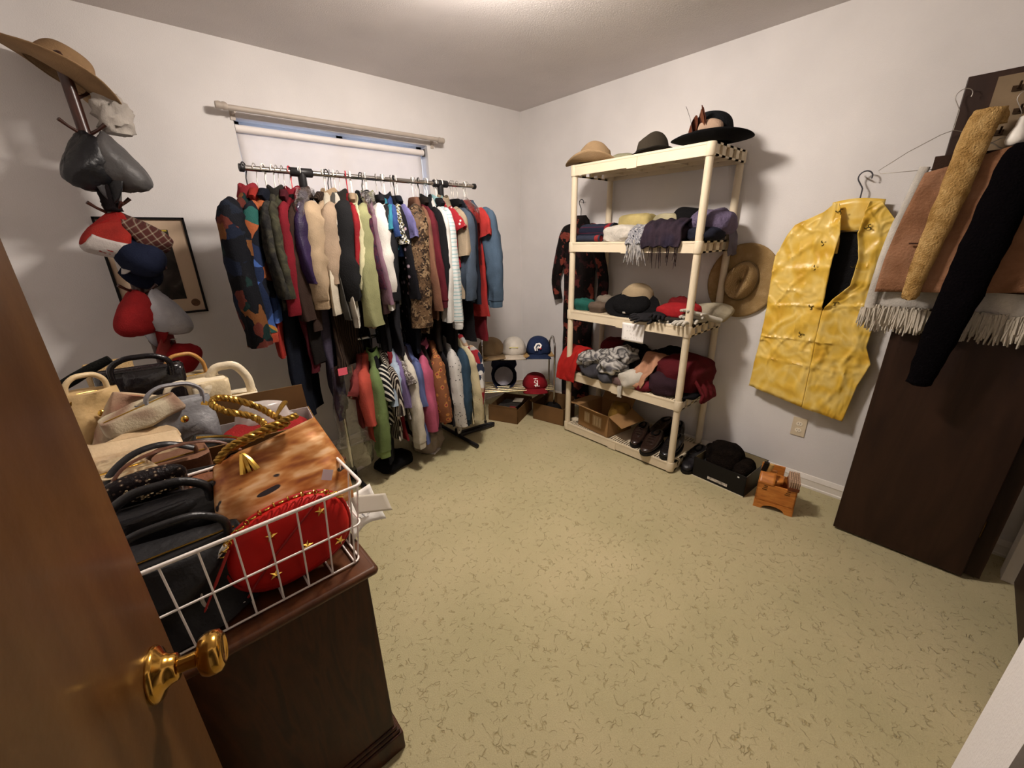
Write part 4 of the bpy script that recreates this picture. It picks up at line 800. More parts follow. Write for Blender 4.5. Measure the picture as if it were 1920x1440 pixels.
blob('white_blouse', 'white ribbed blouse spilling over the front of the fourth shelf', 'blouse', (2.31, 1.36, Z4+.005), (.15, .16, .11), cloth('e9dfcc'), 45, .3, .4, group=G4)
sheet('white_sleeve', 'white cotton tie hanging over the fourth shelf edge', 'tie', [(2.31, Z4+.06), (2.262, Z4+.04), (2.246, Z4-.02), (2.242, Z4-.075)], 1.405, 1.432, cloth('e9dfcc'), .004, 7, .010, G4)
sheet('peach_shirt', 'peach coloured top draped over the middle of the fourth shelf', 'shirt', [(2.52, Z4+.19), (2.44, Z4+.205), (2.36, Z4+.15), (2.29, Z4+.10), (2.258, Z4+.05), (2.256, Z4+.02)], 1.22, 1.34, cloth('dd9a72'), .014, 6, .012, G4, skew=.04)
sheet('wine_sleeve', 'wine red sleeve drooping past the outlet end of the fourth shelf', 'sleeve', [(1.16, Z4+.18), (1.06, Z4+.17), (.97, Z4+.09), (.93, Z4+.03), (.925, Z4-.015)], 2.36, 2.54, cloth('7e1820'), .012, 8, .018, G4, axis='y')
# ---- bottom tier: carton and shoes
Z5 = TZ[0]
cb = carton('cardboard_box', 'open cardboard box with printed panels on the bottom shelf', (2.41, 1.635, Z5+.002), -.12, .26, .30, .165, M_CARD, (('l', .10, 62), ('r', .10, 30), ('f', .13, 112), ('b', .13, 100)))
for y0, y1 in ((.03, .085), (-.085, .0)):
    MB().bb(-.1318, -.1305, y0, y1, .05, .135).build('printed_panel', mat('b49a78', rough=.8, var=.05), cb, smooth=False)
    for q in range(3): MB().bb(-.1326, -.1316, y0+.008+q*(y1-y0)*.3, y0+.008+q*(y1-y0)*.3+.012, .06, .125).build('print_mark', mat('cdb796', rough=.8, var=.05), cb, smooth=False)
blob('yellow_bag', 'mustard yellow bag inside the open cardboard box', 'bag', (2.44, 1.53, Z5+.03), (.15, .13, .19), cloth('b0802a', rough=.5), 50, .2, .35)
M_SOLE = mat('120f0e', rough=.6, var=0); M_SHOE = leather('2a1c18', rough=.25, coat=.4); M_SHOE2 = leather('151316', rough=.22, coat=.5)
GSH = 'shoes on the bottom shelf'
shoe('dress_shoe', 'dark brown leather shoe nearest the cardboard box flap', (2.40, 1.325, Z5+.001), PI/2+.25, M_SHOE, M_SOLE, group=GSH, Hh=.085)
shoe('dress_shoe', 'dark brown leather shoe at the front edge of the bottom shelf', (2.355, 1.205, Z5+.001), PI/2+.12, M_SHOE, M_SOLE, group=GSH, Hh=.085, W=.105)
shoe('dress_shoe', 'glossy black shoe next to the corner post of the bottom shelf', (2.40, 1.085, Z5+.001), PI/2+.1, M_SHOE2, M_SOLE, group=GSH, Hh=.085, W=.105)
shoe('dress_shoe', 'dark brown shoe at the back of the bottom shelf behind the others', (2.58, 1.27, Z5+.001), PI/2-.2, M_SHOE, M_SOLE, group=GSH, Hh=.10)
shoe('dress_shoe', 'black shoe at the back of the bottom shelf near the wall', (2.57, 1.14, Z5+.001), PI/2+.3, M_SHOE2, M_SOLE, group=GSH, Hh=.10)
shoe('work_shoe', 'black work shoe on the carpet between shelf and black box', (2.46, .955, .001), PI/2+.05, leather('18161a'), M_SOLE, group='shoes on the carpet', Hh=.10, W=.1)
shoe('work_shoe', 'second black work shoe on the carpet nearer the wall', (2.52, .88, .001), PI/2+.3, leather('1c191b'), M_SOLE, group='shoes on the carpet', Hh=.11, W=.1)
# ================================================================== THINGS ALONG THE WALLS
def face(o, down=(0, 0, -1)):
    z = Vector(o).normalized(); y = Vector(down); y = (y-z*y.dot(z)).normalized(); x = y.cross(z)
    return Matrix(((x.x, y.x, z.x), (x.y, y.y, z.y), (x.z, y.z, z.z))).to_euler()
# dress hanging behind the shelf unit
DRS = print_('cells', 24, ['17110f', '1d1413', '17110f', '6e2826', '15100f', 'a2402f', '1a1211', '17110f', '3a1a1c'], .07, rough=.6)
garment('printed_dress', 'long black dress with red flowers hanging on the wall behind the shelf unit', 'dress', (2.662, 2.135, 1.695), .0, 1.60, DRS, w=.165, t=.02, flare=.92, sl=.58, out=.10, fl=.45, seed=4, hang=('black', .004), fold=.008, group=None, hlabel='black plastic hanger holding the long flowered dress on the wall')
MB().tube([(XC-.001, 2.135, 1.703), (2.68, 2.135, 1.699), (2.645, 2.135, 1.702)], .0035, 6).build('wall_nail', M_CHROME, None); tag(bpy.data.objects['wall_nail'], 'small nail in the wall above the flowered dress', 'nail')
# straw hat hung flat on the wall
M_STRAW = mat('808080', rough=.8, pat=('weave', 70, ['9a7e54', 'c8ac80']), bump=(220, .5), spec=.2)
sh_ = hat('straw_hat', 'woven straw hat with wide brim hanging flat on the wall', (XC-.012, .925, 1.185), face((-1, 0, 0), (.0, .3, -1)), M_STRAW, (.088, .115, .10, .82), (.20, .222), .0, .0, cloth('a58658'), .045, .2)
MB().box((.05, -.04, .075), (.003, .05, .012)).build('feather_pin', mat('e8d2a8', rough=.5, var=0), sh_, smooth=False)
# yellow satin vest on the wall
M_SAT = mat('808080', rough=.36, spec=.6, pat=('blotch', 9, ['d6a836', 'e4bc4c', 'eacb72', 'deb440'], 1), bump=(40, .08, 2))
vt = thing('satin_vest', 'shiny yellow satin vest with black lining hanging on the wall', 'vest', (2.652, 0, 0))
ROWS = [(1.583, .540, .520, .405, .365), (1.545, .575, .505, .412, .335), (1.49, .690, .492, .414, .292), (1.44, .718, .485, .417, .284), (1.33, .757, .490, .392, .272), (1.20, .757, .490, .396, .268), (1.13, .755, .487, .452, .268), (1.07, .752, .486, .484, .27), (.90, .752, .484, .482, .275), (.82, .754, .482, .480, .240), (.70, .760, .478, .476, .268), (.49, .768, .474, .472, .287)]
def rowat(v):
    f = v*(len(ROWS)-1); i = min(len(ROWS)-2, int(f)); t = f-i; return [a+(b-a)*t for a, b in zip(ROWS[i], ROWS[i+1])]
def crump(y, z, s):
    cr = sum(-.007*math.exp(-((z-zc+.10*(y-.5)+.010*nz(y*9, zc, 1))/.007)**2) for zc in (1.09, .90, .74, 1.28))
    a = math.exp(-(nz(y*6+s, z*5.5+y*4, s)/.07)**2); b = math.exp(-(nz(y*12+3, z*11-y*7, s+2)/.08)**2); c = math.exp(-(nz(y*20-y*3, z*19+y*9, s+5)/.10)**2)
    return -.0075*a-.0055*b-.003*c+.006*nz(y*7, z*7, s)+.008*nz(y*3, z*3, s+1)+cr
def pan(side):
    def fn(u, v):
        r = rowat(v); z = r[0]; a, b = (r[1], r[2]) if side == 0 else (r[3], r[4])
        y = a+(b-a)*u; zz = z+.17*(y-.29)*max(0, (v-.7)/.3)
        bulge = -.022*math.sin(PI*min(1, max(0, (y-.27)/.49)))
        lap = -.016*math.exp(-((u-(1 if side == 0 else 0))/.12)**2)*(1 if .15 < v < .62 else .3)
        return (bulge+lap+crump(y, z, 3+side), y, zz)
    return fn
MB().grid(pan(0), 44, 110).build('front_panel', M_SAT, vt, solid=.004)
MB().grid(pan(1), 44, 110).build('front_panel', M_SAT, vt, solid=.004)
MB().grid(lambda u, v: (.035+.004*nz(u*6, v*9, 2), rowat(v*.8)[1]-.01+(rowat(v*.8)[4]-rowat(v*.8)[1]+.02)*u, rowat(v*.8)[0]-.01), 16, 30).build('black_lining', cloth('0f0d10', rough=.5), vt, solid=.003)
MB().grid(lambda u, v: (.052+.004*nz(u*6, v*9, 5), rowat(v*.9)[1]-.01+(rowat(v*.9)[4]-rowat(v*.9)[1]+.02)*u, rowat(v*.9)[0]-.03), 16, 30).build('back_panel', M_SAT, vt, solid=.003)
MB().grid(lambda u, v: (.018-.035*math.cos((u-.5)*PI)*(1 if False else .3)+.01*v, .555-.20*u, 1.590-.15*v+.012*math.sin(u*PI)), 16, 6).build('collar_back', M_SAT, vt, solid=.004)
MB().tube(smoothpath([(-.008, .545, 1.585), (-.020, .52, 1.50), (-.026, .492, 1.42), (-.02, .488, 1.35)], 6), .007, 8).build('collar_edge', M_SAT, vt)
for y, z in ((.510, 1.545), (.545, 1.40), (.555, 1.28), (.535, 1.08), (.555, .93), (.385, 1.47), (.398, 1.29), (.44, 1.11)):
    k = MB()
    for q in range(3):
        a = 2.1*q+y*20; k.tube(smoothpath([(-.03, y, z), (-.036, y+.010*math.cos(a), z+.009*math.sin(a)), (-.030, y+.017*math.cos(a+.5), z+.014*math.sin(a+.5))], 4), .002, 6)
    k.build('frog_button', cloth('4a3c18'), vt)
hanger('clothes_hanger', 'grey plastic hanger holding the yellow satin vest', (2.672, .452, 1.685), .0, '3c3a40', .005, .17, hook_r=.026)
MB().tube([(XC-.001, .452, 1.69), (2.66, .452, 1.695)], .0035, 6).build('wall_nail', M_CHROME, None); tag(bpy.data.objects['wall_nail.001'], 'small nail in the wall above the yellow vest', 'nail')
# clothes hung over the closet leaf
PX = 2.338
hanger('wire_hanger', 'thin wire hanger sticking out over the brown vest', (PX+.02, .175, 1.90), .12, 'a8a29a', .0013, .20, metal=1)
hanger('wire_hanger', 'thin wire hanger carrying the brown suede vest', (PX, .02, 1.86), .0, 'a8a29a', .0013, .20, metal=1)
bl = thing('white_shawl', 'white blouse with long fringe hanging behind the brown suede vest', 'blouse', (PX+.012, 0, 0))
M_WH = cloth('e2d9cc')
def blouse(u, v): y = .235+.03*v-(.50+.03*v)*u; return (.004+.014*math.sin(u*22+v)*v*.6+.006*nz(u*8, v*6, 1), y, 1.69-.55*v-.10*abs(u-.45)*(1-v))
MB().grid(blouse, 40, 24).build('blouse_body', M_WH, bl, solid=.005)
fr_ = [(.002+.02*random.random()-.01, .268-.53*i/150+.004*random.random(), 1.135+.02*random.random()) for i in range(151) for _q in range(3)]
strands('fringe', fr_, .088, .0052, cloth('e0d3bd'), bl, 3, .02)
MB().tube(smoothpath([(-.004, .222, 1.68), (-.008, .252, 1.48), (-.008, .268, 1.30), (-.004, .272, 1.13)], 6), [.016]*6+[.02]*6+[.018]*6+[.014], 12, flat=.5).build('blouse_sleeve', M_WH, bl)
strands('sleeve_fringe', [(-.02+.02*random.random(), .245+.05*i/30, 1.14) for i in range(31)], .075, .004, cloth('e0d3bd'), bl, 7, .02)
MB().lathe([(0, .06), (.010, .055), (.013, .03), (.022, .008), (.026, -.012), (.02, -.026), (0, -.03)], 16, (-.03, .012, 1.745)).build('knob_top', mat('efeae2', rough=.35, var=0), bl)['label'] = 'white knob of the padded hanger'
bv = thing('suede_vest', 'brown suede vest hanging on the dark closet leaf', 'vest', (PX-.022, 0, 0))
M_SUE = mat('808080', rough=.95, pat=('blotch', 7, ['735039', '8a634a', '967057'], 4), bump=(120, .4), spec=.05)
def sv(u, v):
    yl = .215+.050*math.sin(min(1, v*1.1)*PI*.5); yr = -.20; y = yl+(yr-yl)*u
    z = 1.715-.06*abs(u-.5)*2*(1-v)-(.505-.03*u)*v
    return (.010*math.sin(u*9)+.006*(1-2*abs(nz(u*5, v*5, 3)))-.014*math.sin(PI*u), y, z)
MB().grid(sv, 36, 28).build('vest_front', M_SUE, bv, solid=.008)
MB().bb(-.016, -.011, .11, .20, 1.400, 1.406).build('pocket_slit', cloth('4a2c1e'), bv, smooth=False)
MB().grid(lambda u, v: (.012, .20-.40*u, 1.71-.48*v), 8, 8).build('vest_back', cloth('3a2418'), bv, solid=.004)
fu = thing('fur_collar', 'long tan fur strip draped down the front of the suede vest', 'fur stole', (PX-.05, 0, 0))
def fur(w0, pts, seed, th):
    P = smoothpath(pts, 8); n = len(P)-1; rings = []
    for i, p in enumerate(P):
        v = i/n; w = w0*(.75+.4*math.sin(PI*min(1, v*1.05+.1)))*(1 if v < .93 else math.sqrt(max(.05, 1-((v-.93)/.072)**2)))
        rings.append([(p[0]+th*math.sin(2*PI*k/18)*(1+.3*nz(k, v*16, seed)), p[1]+w*math.cos(2*PI*k/18)*(1+.12*nz(k*2, v*20, seed)), p[2]+.006*nz(k, v*20, seed+3)) for k in range(18)])
    return MB().loft(rings)
M_FUR = mat('808080', rough=.95, pat=('blotch', 24, ['93703f', 'b08d58', 'c3a26c'], 5), bump=(170, 1.0, 4), spec=.05)
fur(.036, [(.03, .075, 1.79), (.0, .092, 1.835), (-.010, .105, 1.77), (-.012, .118, 1.6), (-.012, .135, 1.42), (-.010, .148, 1.27), (-.008, .15, 1.19)], 2, .020).build('fur_strip', M_FUR, fu)
st = thing('black_stole', 'long black velvet scarf hanging in front of the suede vest', 'scarf', (PX-.055, 0, 0))
M_VEL = velvet('0a080a', var=.1)
fur(.052, [(.02, -.035, 1.72), (.0, -.02, 1.66), (-.01, -.005, 1.45), (-.012, .012, 1.25), (-.012, .03, 1.05), (-.010, .042, .90), (-.008, .045, .855)], 5, .022).build('scarf_strip', M_VEL, st)
bw = thing('dark_stole', 'dark brown fur edge beside the black velvet scarf', 'fur stole', (PX-.04, 0, 0))
fur(.045, [(.0, -.13, 1.73), (-.01, -.16, 1.5), (-.012, -.19, 1.3), (-.01, -.21, 1.12)], 7, .02).build('fur_strip', velvet('1a110d', var=.2), bw)
# ------------------------------------------------ cap stand in the corner and the boxes under it
SA = (1.899,2.460,0.560); SB = (2.362,2.112,0.560)
ang = math.atan2(SB[1]-SA[1], SB[0]-SA[0]); wS = math.hypot(SB[0]-SA[0], SB[1]-SA[1])
cs = thing('cap_stand', 'small chrome tube stand with wooden top in the corner of the room', 'stand', (SA[0], SA[1], 0), (0, 0, ang))
dS = .24
M_TOP = mat('808080', rough=.5, pat=('wood', 6, ['8a6c42', 'a08050', 'b0905e'], (1, 8, 8)), spec=.4)
MB().bb(.005, wS-.005, -.0, dS, .547, .563).build('wooden_top', M_TOP, cs, smooth=False, bevel=.004)
for x in (0, wS):
    MB().tube(smoothpath([(x, 0, .01), (x, 0, .58), (x, .03, .66), (x, .10, .695), (x, .17, .66), (x, dS, .56), (x, dS, .01)], 6), .0075, 10).build('side_frame', M_CHROME, cs)
    for y in (0, dS): MB().lathe([(0, 0), (.011, 0), (.011, .02), (0, .02)], 10, (x, y, 0)).build('rubber_foot', M_BLK, cs)
for i in range(7): y = dS*i/6; MB().tube([(0, y, .27), (wS, y, .27)], .0035 if 0 < i < 6 else .006, 8).build('shelf_rod', mat('d8c8a0', rough=.3, metal=.7, var=0), cs)
def onS(fx, fy): c, s = math.cos(ang), math.sin(ang); return (SA[0]+c*fx-s*fy, SA[1]+s*fx+c*fy)
GC = 'caps on the corner stand'
vw = ang-PI   # visor towards the room
def stand_cap(fx, fy, z, dr, *a, **k):
    p = onS(fx*wS, fy); return cap(a[0], a[1], (p[0], p[1], z), (0, 0, ang+PI+dr), *a[2:], group=GC, sc=1.2, **k)
WHT = mat('efeae4', rough=.7, var=.02); REDM = mat('c02028', rough=.8, var=0)
stand_cap(.13, .14, .567, .35, 'baseball_cap', 'tan cap with a dark brown band on the corner stand', cloth('b59468'), cloth('ad8c60'))
stand_cap(.45, .12, .567, -.1, 'baseball_cap', 'cream white cap with yellow lettering on the corner stand', cloth('eadfcf'), cloth('e8d6bd'), logo=[([(-.03, .058), (.03, .058)], .0045, mat('d8cf8a', rough=.7, var=0))])
stand_cap(.80, .11, .567, -.15, 'baseball_cap', 'royal blue cap with a white and red emblem on the corner stand', cloth('22335f'), cloth('1f3058'), back=cloth('1e4a48'), h=.105,
    logo=[([(-.018, .035), (-.024, .055), (-.012, .075), (.006, .078), (.018, .068), (.012, .055), (-.004, .055)], .006, WHT), ([(-.006, .036), (-.010, .052), (.002, .064)], .0065, WHT), ([(.010, .045), (.018, .052)], .006, REDM)])
p_ = onS(.30*wS, .09); cap('baseball_cap', 'navy cap lying upside down showing its white lining on the lower rods', (p_[0], p_[1], .375), face((math.cos(ang-PI/2)*-1.0, math.sin(ang-PI/2)*-1.0, -.35), (0, 0, 1)), cloth('20264a'), cloth('23294a'), group=GC, logo=None, sc=1.2)
MB().lathe([(0, .004), (.05, .003), (.066, 0), (0, -.001)], 20, (0, 0, 0)).build('cap_lining', cloth('b9b4c4'), None)
_l = bpy.data.objects['cap_lining']; _l.parent = [o for o in bpy.data.objects if o.get('label', '').startswith('navy cap lying upside down')][0]; at(_l, (0, 0, .045))
stand_cap(.75, .10, .279, -.1, 'baseball_cap', 'red cap with white interlocked letters on the lower rods', cloth('b01420'), cloth('a81420'), h=.085,
    logo=[([(.010, .060), (-.006, .064), (-.010, .054), (.008, .046), (.006, .036), (-.010, .036)], .003, WHT), ([(0, .074), (0, .026)], .003, WHT), ([(-.014, .072), (.014, .072)], .003, WHT), ([(.012, .064), (.012, .030), (.026, .030)], .003, WHT)])
bA = carton('cardboard_box', 'brown cardboard box with papers on the carpet under the corner stand', (2.165, 2.435, 0), math.atan2(2.447-2.298, 2.351-2.022), .34, .265, .125, M_CARD2, (('l', .02, 10),))
for nm, lb, c, dd, col, rz in (('folded_paper', 'white folded paper lying in the box under the corner stand', (2.25, 2.43, .112), (.10, .08, .004), 'cfc0a8', .6), ('red_booklet', 'small red booklet lying in the box under the corner stand', (2.10, 2.345, .110), (.05, .05, .006), 'a8262c', .5), ('grey_folder', 'grey folder filling the box under the corner stand', (2.14, 2.43, .100), (.24, .16, .01), '4a4440', .43)):
    o = MB().box((0, 0, 0), dd).build(nm, cloth(col), None, smooth=False, bevel=.001); at(o, c, (0, .04, rz)); tag(o, lb, 'paper')
rB = math.atan2(1.949-2.233, 2.305-2.239)
bB = carton('cardboard_box', 'brown cardboard box with a dark hat inside beside the shelf unit', (2.272+.10, 2.091+.03, 0), rB, .29, .20, .145, M_CARD2, (('b', .05, -5), ('l', .04, 70)))
hat('bowler_hat', 'dark felt hat lying in the cardboard box beside the shelf unit', (2.37, 2.13, .05), (0, .1, 0), cloth('191514'), (.07, .085, .085, .85), (.095, .11), .01, 0, None, .0)
# loose things under the rack
blob('black_bag', 'black bag slumped on the carpet under the long black dress', 'bag', (1.02, 2.36, .0), (.22, .17, .09), cloth('131216'), 61, .3, .4)
blob('plastic_bag', 'crumpled grey plastic bag on the carpet under the pink jacket', 'bag', (1.33, 2.42, .0), (.20, .15, .13), mat('b0a090', rough=.25, var=.1, alpha=.8), 62, .5, .5, fq=14)
o = MB().bb(-.045, .045, -.022, .022, 0, .012).build('white_tag', mat('e6e0da', rough=.5, var=0), None, smooth=False, bevel=.003); at(o, (1.325, 2.33, .001), .5); tag(o, 'small white card on the carpet under the rack', 'card')
o = MB().bb(-.04, .04, -.02, .02, 0, .002).build('paper_scrap', mat('cdc2b4', rough=.6, var=0), None, smooth=False); at(o, (0.817,2.485,0.001), .3); tag(o, 'flat scrap of clear plastic on the carpet near the dresser', 'scrap')
cl_ = thing('clear_plastic_bag', 'clear plastic garment bag hanging below the pleated skirt', 'garment bag', (.735, 2.24, .80))
def cpb(u, v): a = u*2*PI; return ((.055+.05*v)*math.cos(a)*(1+.3*nz(u*6, v*4, 1)), (.03+.03*v)*math.sin(a), -.62*v)
MB().grid(cpb, 28, 20, True).build('plastic_film', M_PLASTIC, cl_)
MB().bb(-.03, .02, -.034, -.03, -.04, .0).build('pink_tab', mat('d05868', rough=.6, var=0), cl_, smooth=False)
# ------------------------------------------------ black box with fur hat, shoe shine box
bk = carton('black_box', 'black shoe box holding a dark fur hat on the carpet by the wall', (2.49, .742, 0), math.atan2(.597-.908, 2.327-2.348)+PI/2, .30, .315, .135, mat('121012', rough=.4, var=.05), (), mat('8f8060', rough=.8, var=.05))
for o_ in list(bk.children):
    pass
lbm = mat('b9b0a4', rough=.6, var=.3, vs=60)
b_ = MB(); b_.bb(-.1512, -.1502, -.06, .06, .022, .040); b_.build('label', lbm, bk, smooth=False)
b_ = MB(); b_.bb(-.1535, -.150, -.158, .158, -.0, .006); b_.build('bottom_edge', mat('cfc6ac', rough=.7, var=0), bk, smooth=False)
MB().bb(-.1514, -.1503, -.118, -.108, .112, .120).build('sticker_dot', M_TAG, bk, smooth=False)
fh = thing('fur_hat', 'dark brown fur hat sitting in the black box', 'hat', (2.49, .742, .010))
M_FH = mat('808080', rough=.95, pat=('blotch', 16, ['0c0a09', '181310', '221b16'], 5), bump=(140, 1.0, 4), spec=.03)
blob('fur_crown', '', '', (.0, .04, .03), (.22, .20, .19), M_FH, 70, 0, .2, .85, parent=fh)
blob('ear_flap', '', '', (.0, -.075, .02), (.20, .12, .13), M_FH, 71, 0, .25, .85, parent=fh)
ssA = math.atan2(.348-.518, 2.324-2.287)
ss = thing('shoe_shine_box', 'orange wooden shoe shine box on the carpet by the wall', 'shoe shine box', (2.385, .455, 0), (0, 0, ssA+PI/2))
M_ORG = mat('808080', rough=.4, pat=('wood', 5, ['a86428', 'bd7430', 'ca863e'], (8, 2, 8)), spec=.45, coat=.1)
hx, hy = .072, .092
b_ = MB(); b_.bb(-hx, -hx+.008, -hy, hy, .045, .155); b_.bb(hx-.008, hx, -hy, hy, .045, .155); b_.bb(-hx, hx, -hy, -hy+.008, .045, .155); b_.bb(-hx, hx, hy-.008, hy, .045, .155); b_.bb(-hx, hx, -hy, hy, .045, .053)
b_.build('case', M_ORG, ss, smooth=False, bevel=.002)
sk = MB()
for s in (-1, 1):
    sk.loft([[(s*(hx-.012), y, z) for y, z in [(-hy+.004, .046), (-hy-.002, .0), (-hy+.035, .0)] + [(-.045+.09*i/8, .018+.012*math.sin(PI*i/8)) for i in range(9)] + [(hy-.035, .0), (hy+.002, .0), (hy-.004, .046)]], [(s*(hx+.004), y, z) for y, z in [(-hy+.004, .046), (-hy-.002, .0), (-hy+.035, .0)] + [(-.045+.09*i/8, .018+.012*math.sin(PI*i/8)) for i in range(9)] + [(hy-.035, .0), (hy+.002, .0), (hy-.004, .046)]]])
sk.bb(-hx, hx, -hy-.001, -hy+.03, .0, .046); sk.bb(-hx, hx, hy-.03, hy+.001, .0, .046)
sk.build('stand_skirt', M_ORG, ss, smooth=False)
MB().grid(lambda u, v: (-hx-.002+.085*v*1.0, hy-.002-.075*u, .155+.05*math.sin(v*PI*.55)), 6, 10).build('hinged_lid', M_ORG, ss, solid=.007)
MB().bb(hx-.012, hx-.004, -.02, hy, .155, .215).build('raised_back', M_ORG, ss, smooth=False, bevel=.002)
MB().loft([[(x, y, z) for x, y in ((-.035, -.022), (.035, -.026), (.045, 0), (.035, .022), (-.035, .02), (-.045, 0))] for z in (.156, .172)]).build('foot_rest', M_ORG, ss, bevel=.003)
for y in (-.05, .055):
    for i in range(3): MB().bb(-hx-.0012, -hx, y-.012, y+.012-.004*i, .118+.011*i, .123+.011*i).build('stencil_mark', mat('5a3a14', rough=.7, var=0), ss, smooth=False)
br = thing('shoe_brush', 'wooden handled shoe brush with dark bristles stuck in the shine box', 'brush', (2.372, .518, .150), (.15, -.28, ssA+PI/2))
MB().loft([[(.008*c*w, .014*s_*w, z) for c, s_ in [(math.cos(2*PI*k/12), math.sin(2*PI*k/12)) for k in range(12)]] for z, w in ((0, .7), (.02, 1.0), (.05, .75), (.075, .9), (.10, 1.1), (.115, .8))]).build('brush_handle', mat('c9a468', rough=.4, var=.1), br)
MB().bb(-.008, .008, .010, .034, .045, .115).build('bristles', cloth('2a1f18'), br, smooth=False)
b2 = thing('bristle_brush', 'reddish block brush wrapped in plastic on the shine box', 'brush', (2.375, .385, .160), (0, -.12, ssA+PI/2+.1))
MB().bb(-.055, .055, -.026, .026, 0, .022).build('brush_block', mat('6e3a20', rough=.4, var=.2), b2, smooth=False, bevel=.004)
tf = MB()
for i in range(10):
    for j in range(5): tf.lathe([(.004, .022), (.005, .05), (.0045, .058), (0, .058)], 6, (-.048+i*.0106, -.02+j*.01, 0))
_t = tf.build('bristle_tufts', mat('b99a80', rough=.6, var=.2), b2); _t['kind'] = 'stuff'
# ================================================================== DRESSER
DX0, DX1, DY0, DY1, DZ = -.30, .276, .813, 2.25, .70
M_DRS = mat('808080', rough=.36, pat=('wood', 3.2, ['260f07', '34180b', '43200f', '2c1309'], (6, 1.4, .9)), spec=.35, bump=(30, .05))
M_DTOP = mat('808080', rough=.35, pat=('wood', 3.2, ['3e2010', '4c2a14', '583117'], (7, 1, 1)), spec=.5, coat=.2)
ds = thing('dresser', 'dark stained wooden dresser piled with handbags', 'dresser', (0, 0, 0))
bx0, bx1, by0, by1 = DX0+.01, DX1-.022, DY0+.022, DY1-.02
b_ = MB(); b_.bb(bx0, bx1, by0, by1, .10, DZ-.024); b_.build('carcass', M_DRS, ds, smooth=False, bevel=.003)
prof = [(.0, -.024), (.018, -.024), (.024, -.018), (.024, -.008), (.016, 0), (0, 0)]
b_ = MB(); b_.bb(DX0, DX1-.008, DY0+.008, DY1, DZ-.022, DZ); b_.tube([(DX1-.010, DY0+.010, DZ-.011), (DX1-.010, DY1, DZ-.011)], .0115, 12); b_.tube([(DX0, DY0+.010, DZ-.011), (DX1-.010, DY0+.010, DZ-.011)], .0115, 12); b_.lathe([(0, -.0115), (.008, -.008), (.0115, 0), (.008, .008), (0, .0115)], 12, (DX1-.010, DY0+.010, DZ-.011))
b_.build('dresser_top', M_DTOP, ds)
pl = MB(); pl.bb(bx0, bx1+.018, by0-.014, by1, .0, .072); pl.bb(bx0, bx1+.012, by0-.009, by1, .072, .086); pl.bb(bx0, bx1+.006, by0-.005, by1, .086, .10)
pl.build('plinth', M_DRS, ds, smooth=False, bevel=.004)
for r in range(3):
    for c in range(2):
        y0 = by0+.03+c*(by1-by0-.03)/2; y1 = y0+(by1-by0-.09)/2; z0 = .125+r*.185
        dw = MB().bb(bx1-.010, bx1+.003, y0, y1, z0, z0+.165).build('drawer', M_DRS, ds, smooth=False, bevel=.004)
        MB().lathe([(0, 0), (.018, 0), (.018, .002), (.012, .003), (0, .001)], 14, (bx1+.003, (y0+y1)/2, z0+.082), 'x').build('finger_pull', M_BRASS, dw)
# ------------------------------------------------ white wire basket
BKx0, BKx1, BKy0, BKy1, BKz = -.235, .282, .848, 1.185, .215
M_WIRE = mat('efe6df', rough=.35, var=0, spec=.5)
wb = thing('wire_basket', 'white wire basket full of handbags on the front of the dresser', 'basket', (0, 0, DZ+.003))
def rect(i, z, r, name):
    x0, x1, y0, y1 = BKx0+i, BKx1-i, BKy0+i*.4, BKy1-i; k = .018; pts = []
    for cx_, cy, a0 in ((x1-k, y0+k, -90), (x1-k, y1-k, 0), (x0+k, y1-k, 90), (x0+k, y0+k, 180)): pts += arc((cx_, cy, z), k, a0, a0+90, 5, 'xy')
    MB().tube(pts, r, 8, loop=True).build(name, M_WIRE, wb)
rect(0, BKz, .0042, 'rim'); rect(.014, BKz*.5, .0024, 'wire_ring'); rect(.03, .003, .0024, 'wire_ring')
def wire(p): MB().tube(p, .0021, 6).build('wire', M_WIRE, wb)
nx, ny = 9, 6
for i in range(nx):
    x = BKx0+.03+(BKx1-BKx0-.06)*i/(nx-1); xb = BKx0+.045+(BKx1-BKx0-.09)*i/(nx-1)
    wire([(x, BKy0, BKz), (x*.5+xb*.5, BKy0+.006, BKz*.5), (xb, BKy0+.012, .003)]); wire([(x, BKy1, BKz), (xb, BKy1-.03, .003)]); wire([(xb, BKy0+.012, .003), (xb, BKy1-.03, .003)])
for i in range(ny):
    y = BKy0+.03+(BKy1-BKy0-.06)*i/(ny-1); wire([(BKx1, y, BKz), (BKx1-.014, y, BKz*.5), (BKx1-.03, y, .003)]); wire([(BKx0, y, BKz), (BKx0+.03, y, .003)])
